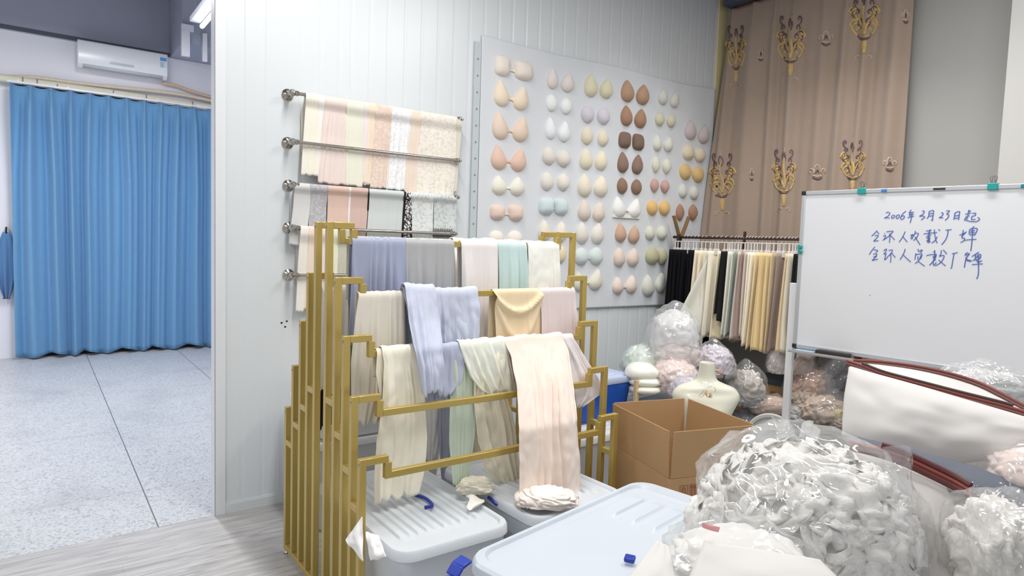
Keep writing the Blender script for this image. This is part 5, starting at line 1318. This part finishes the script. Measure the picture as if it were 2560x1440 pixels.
# second case below
t, c4, nr, fz = softbag('zip_case', 'second white soft case with rust red zipper lying under the large one', 'storage case', [(2110, 1110), (2440, 1240), (2500, 1560), (2140, 1560)], 1.66, .09, plain('d4d1ce', .75, var=.012, nscale=4, bmp=.05), .03, 5, (1.06, .98, .9, .92))
z1 = px3([(2115, 1112), (2180, 1128), (2250, 1152), (2320, 1184), (2380, 1214), (2418, 1236)], 1.72, 1.57)
c_ = curve(z1, 40)
mk('front_piping', MB().tube([p-HF*.02 for p in c_], .009, 10), rust, t)
mk('piping_edge', MB().tube([p-HF*.015+ZZ*.014 for p in c_], .006, 8), plain('8d463f', .5), t)
mk('rear_piping', MB().tube([p-HF*.01+ZZ*.026 for p in c_[10:]], .008, 8), plain('5a2725', .5), t)
mb = MB(); 
for i in range(7):
    x_ = 2268+i*15; mb.ribbon([onD(x_, 1404, 1.43), onD(x_+3, 1416, 1.43)], .006+.003*(i % 2), -FW, .0)
# grey film parcel between both cases
bag('film_parcel', 'crinkled clear film over dark grey fabric squeezed between the two white cases', 'bag', 2330, 1168, 1.82, 225, 44, .10, [(C_('4d525f'), 0, .1, -.2, (.96, .8, .7), .12)], 601, film('dfe3ea', .08, .16, 16)) if False else None
def parcel():
    a = px3([(2106, 1092), (2200, 1112), (2320, 1142), (2440, 1176), (2580, 1230)], 1.86, 1.55)
    b = px3([(2130, 1132), (2230, 1150), (2340, 1195), (2430, 1235), (2580, 1305)], 1.80, 1.50)
    ca_, cb_ = curve(a, 60), curve(b, 60)
    def f(u, v):
        i = min(60, int(round(u*60))); p = ca_[i]*(1-v)+cb_[i]*v
        return p-HF*(.02*math.sin(PI*v)+.010*abs(noise.noise(Vector((u*14, v*3, 2)))))
    return f
t = thing('film_parcel', 'dark grey fabric parcel in crinkled clear film between the two white cases', 'parcel', onD(2330, 1200, 1.75))
pf = parcel(); gb = MB().grid(pf, 60, 12)
mk('grey_fabric', gb, plain('626874', .8, var=.15, nscale=8), t, solid=.02, sharp=180)
mk('film_wrap', MB().grid(lambda u, v: pf(u, v)-HF*.018-FW*.0+ZZ*.012*noise.noise(Vector((u*20, v*6, 5))), 60, 12), film('eef0f4', .05, .16, 30), t, sharp=180)
# big clear bag of white lace
ruffm = plain('f0eeea', .85, var=.07, nscale=38, bmp=.6)
ruffm.node_tree.nodes['Bump'].inputs['Distance'].default_value = .012
ribm = plain('f2f0ec', .85, var=.06, nscale=50, bmp=.6)
FB = 'large clear bags in the foreground'
c = onD(2005, 1300, 1.60); k = 1.60/FPX; R = Vector((262*k, .24, 205*k))
t = thing('lace_bag', 'big clear plastic bag stuffed with crumpled white lace in the foreground', 'bag', (c.x, c.y, c.z-R.z*.78), FB)
mk('lace_heap', lump(c-ZZ*.015-HR*.0, (R.x*.95, R.y*.93, R.z*.95), 611, .26, 3.6, 6, -.9), ruffm, t, sharp=180)
mb = MB(); rnd = random.Random(77)
for i in range(170):   # crumpled lace strips on the heap
    th, ph_ = rnd.uniform(0, 2*PI), math.acos(rnd.uniform(-.2, .98))
    d0 = Vector((math.sin(ph_)*math.cos(th), math.sin(ph_)*math.sin(th), math.cos(ph_)))
    if d0.y > .5: d0.y = -d0.y
    p0 = c+HR*d0.x*R.x*.93+HF*d0.y*R.y*.92+ZZ*(d0.z*R.z*.92-.01); tn = Vector((rnd.uniform(-1, 1), rnd.uniform(-.3, .3), rnd.uniform(-.7, .7))).normalized()
    nn = (HR*d0.x+HF*d0.y+ZZ*d0.z).normalized(); tn = (tn-nn*tn.dot(nn)).normalized(); s_ = nn.cross(tn); L_ = rnd.uniform(.05, .11); wd = rnd.uniform(.016, .034); f0 = rnd.uniform(40, 80)
    def stp(u, v, p0=p0, tn=tn, nn=nn, s_=s_, L_=L_, wd=wd, f0=f0, i=i):
        a = (u-.5)*L_
        return p0+tn*a+s_*((v-.5)*wd+.015*math.sin(a*40+i))+nn*(.010+.006*math.sin(a*f0+i)*v*2-a*a*6)
    mb.grid(stp, 16, 3)
mk('lace_strip', mb, lace('f0eeea', 'e2dfd9', 140, 0), t, solid=.001, sharp=180)['kind'] = 'stuff'
mk('bag_film', lump(c, R*1.05, 612, .13, 1.7, 6, -.8, ridge=2, tip=(-.1, .15, .4)), film('f6f8fa', .12, .12, 7, .06), t, sharp=180)
# twisted neck of the lace bag
nk = onD(1950, 1075, 1.72)
def neck(u, v):
    r = (.012+.050*(1-v)**1.5*(1+.25*math.sin(u*2*PI*4)))*(1.0 if v < .75 else 1+.9*(v-.75)*4*(.6+.4*math.sin(u*2*PI*3)))
    cc_ = onD(1985-35*v, 1150-100*v, 1.66+.05*v)
    return cc_+HR*r*math.cos(2*PI*u)+HF*r*.7*math.sin(2*PI*u)+ZZ*.008*math.sin(2*PI*u*3)*v
mk('bag_neck', MB().grid(neck, 40, 24, True), film('f0f3f6', .22, .14, 14, .06), t, sharp=180)
# translucent fold standing right of the neck
def fold(u, v):
    p = onD(2205+70*u+30*v+25*v*v, 1118+ (300*v) + 12*math.sin(u*PI)*-1, 1.44-.05*v)
    return p+HF*.02*math.sin(PI*u)*-1+HR*.004*math.sin(v*18)
mk('film_fold', MB().grid(fold, 14, 50), film('f0f3f6', .20, .16, 16, .05), t, sharp=180)
# other clear bags
bag('lace_bag', 'clear bag of cream and white fabric at the right edge of the foreground', 'bag', 2495, 1375, 1.42, 100, 130, .13, [(lace('ecebe6', 'dcd8d0', 60, 0), 0, 0, 0, (.88, .85, .88), .30)], 621, film('f6f8fa', .10, .14, 9), group=FB)
bag('lace_bag', 'clear bag with brown and peach fabric cut off by the right edge', 'bag', 2590, 1235, 1.60, 110, 110, .12, [(C_('c9ac86'), 0, 0, -.2, (.9, .85, .7), .25), (C_('ecd8cf'), 0, 0, .5, (.8, .8, .5), .2)], 622, film('f6f8fa', .10, .14, 9), group=FB)
bag('film_bag', 'empty-looking crinkled clear film lying behind the large white case', 'bag', 2460, 975, 2.15, 110, 62, .12, [(C_('dcdcda'), .1, .1, -.1, (.85, .8, .8), .3)], 623, film('eef0f2', .22, .2, 20), group=FB)
bag('lace_bag', 'clear bag of white padding with a pink tag in the lower foreground', 'bag', 1850, 1420, 1.30, 190, 95, .15, [(plain('ebe9e5', .85, var=.05, nscale=30, bmp=.4), 0, 0, -.05, (.9, .85, .85), .2)], 624, film('f6f8fa', .14, .12, 8), group=FB)
def sheet(name, lab_, cat, q4, mat, bow=.02, seed=0, wob=.008):
    """loose sheet of nonwoven given by four (x,y,w)"""
    P4 = [onD(*p) for p in q4]
    def f(u, v):
        p = (P4[0]*(1-u)+P4[1]*u)*(1-v)+(P4[3]*(1-u)+P4[2]*u)*v
        return p-FW*(bow*math.sin(PI*u)*math.sin(PI*v)+wob*noise.noise(Vector((u*3, v*3, seed))))
    return tag(mk(name, MB().grid(f, 24, 24), mat, solid=.003, sharp=180), lab_, cat)
sheet('nonwoven_bag', 'folded white nonwoven bag across the lower right foreground', 'bag', [(1760, 1352, 1.20), (2050, 1400, 1.12), (2150, 1500, 1.05), (1700, 1500, 1.12)], nonw, .03, 3)
sheet('nonwoven_bag', 'pointed white nonwoven corner at the bottom edge left of the clear bags', 'bag', [(1642, 1350, 1.22), (1672, 1368, 1.20), (1700, 1500, 1.10), (1530, 1500, 1.12)], nonw, .02, 5)
sheet('pink_tag', 'small pink card tip inside the foreground bags', 'card', [(1756, 1306, 1.22), (1800, 1318, 1.20), (1796, 1330, 1.20), (1756, 1318, 1.22)], plain('eba6a6', .6), .002, 7, .001)

sheet('cloth_corner', 'white cloth corner poking out beside the front left posts', 'cloth', [(884, 1322, 2.36), (905, 1292, 2.34), (908, 1404, 2.26), (864, 1350, 2.36)], cloth('f2f1ef'), .02, 9, .012)
sheet('cloth_corner', 'white cloth fold squeezed out at the front left corner of the left tub lid', 'cloth', [(914, 1330, 2.17), (946, 1338, 2.15), (966, 1392, 2.10), (926, 1402, 2.12)], cloth('f2f1ef'), .025, 11, .010)

bag('lace_bag', 'clear bag of ivory lace at the bottom right corner of the picture', 'bag', 2610, 1420, 1.36, 95, 120, .12, [(C_('e6e0d2'), 0, 0, 0, (.88, .85, .88), .30)], 633, film('f6f8fa', .10, .14, 9), group=FB)
sheet('nonwoven_flap', 'white side flap hanging under the right end of the large storage case', 'flap', [(2380, 1120, 1.74), (2528, 1092, 1.66), (2508, 1215, 1.66), (2440, 1190, 1.70)], nonw, .01, 13, .006)
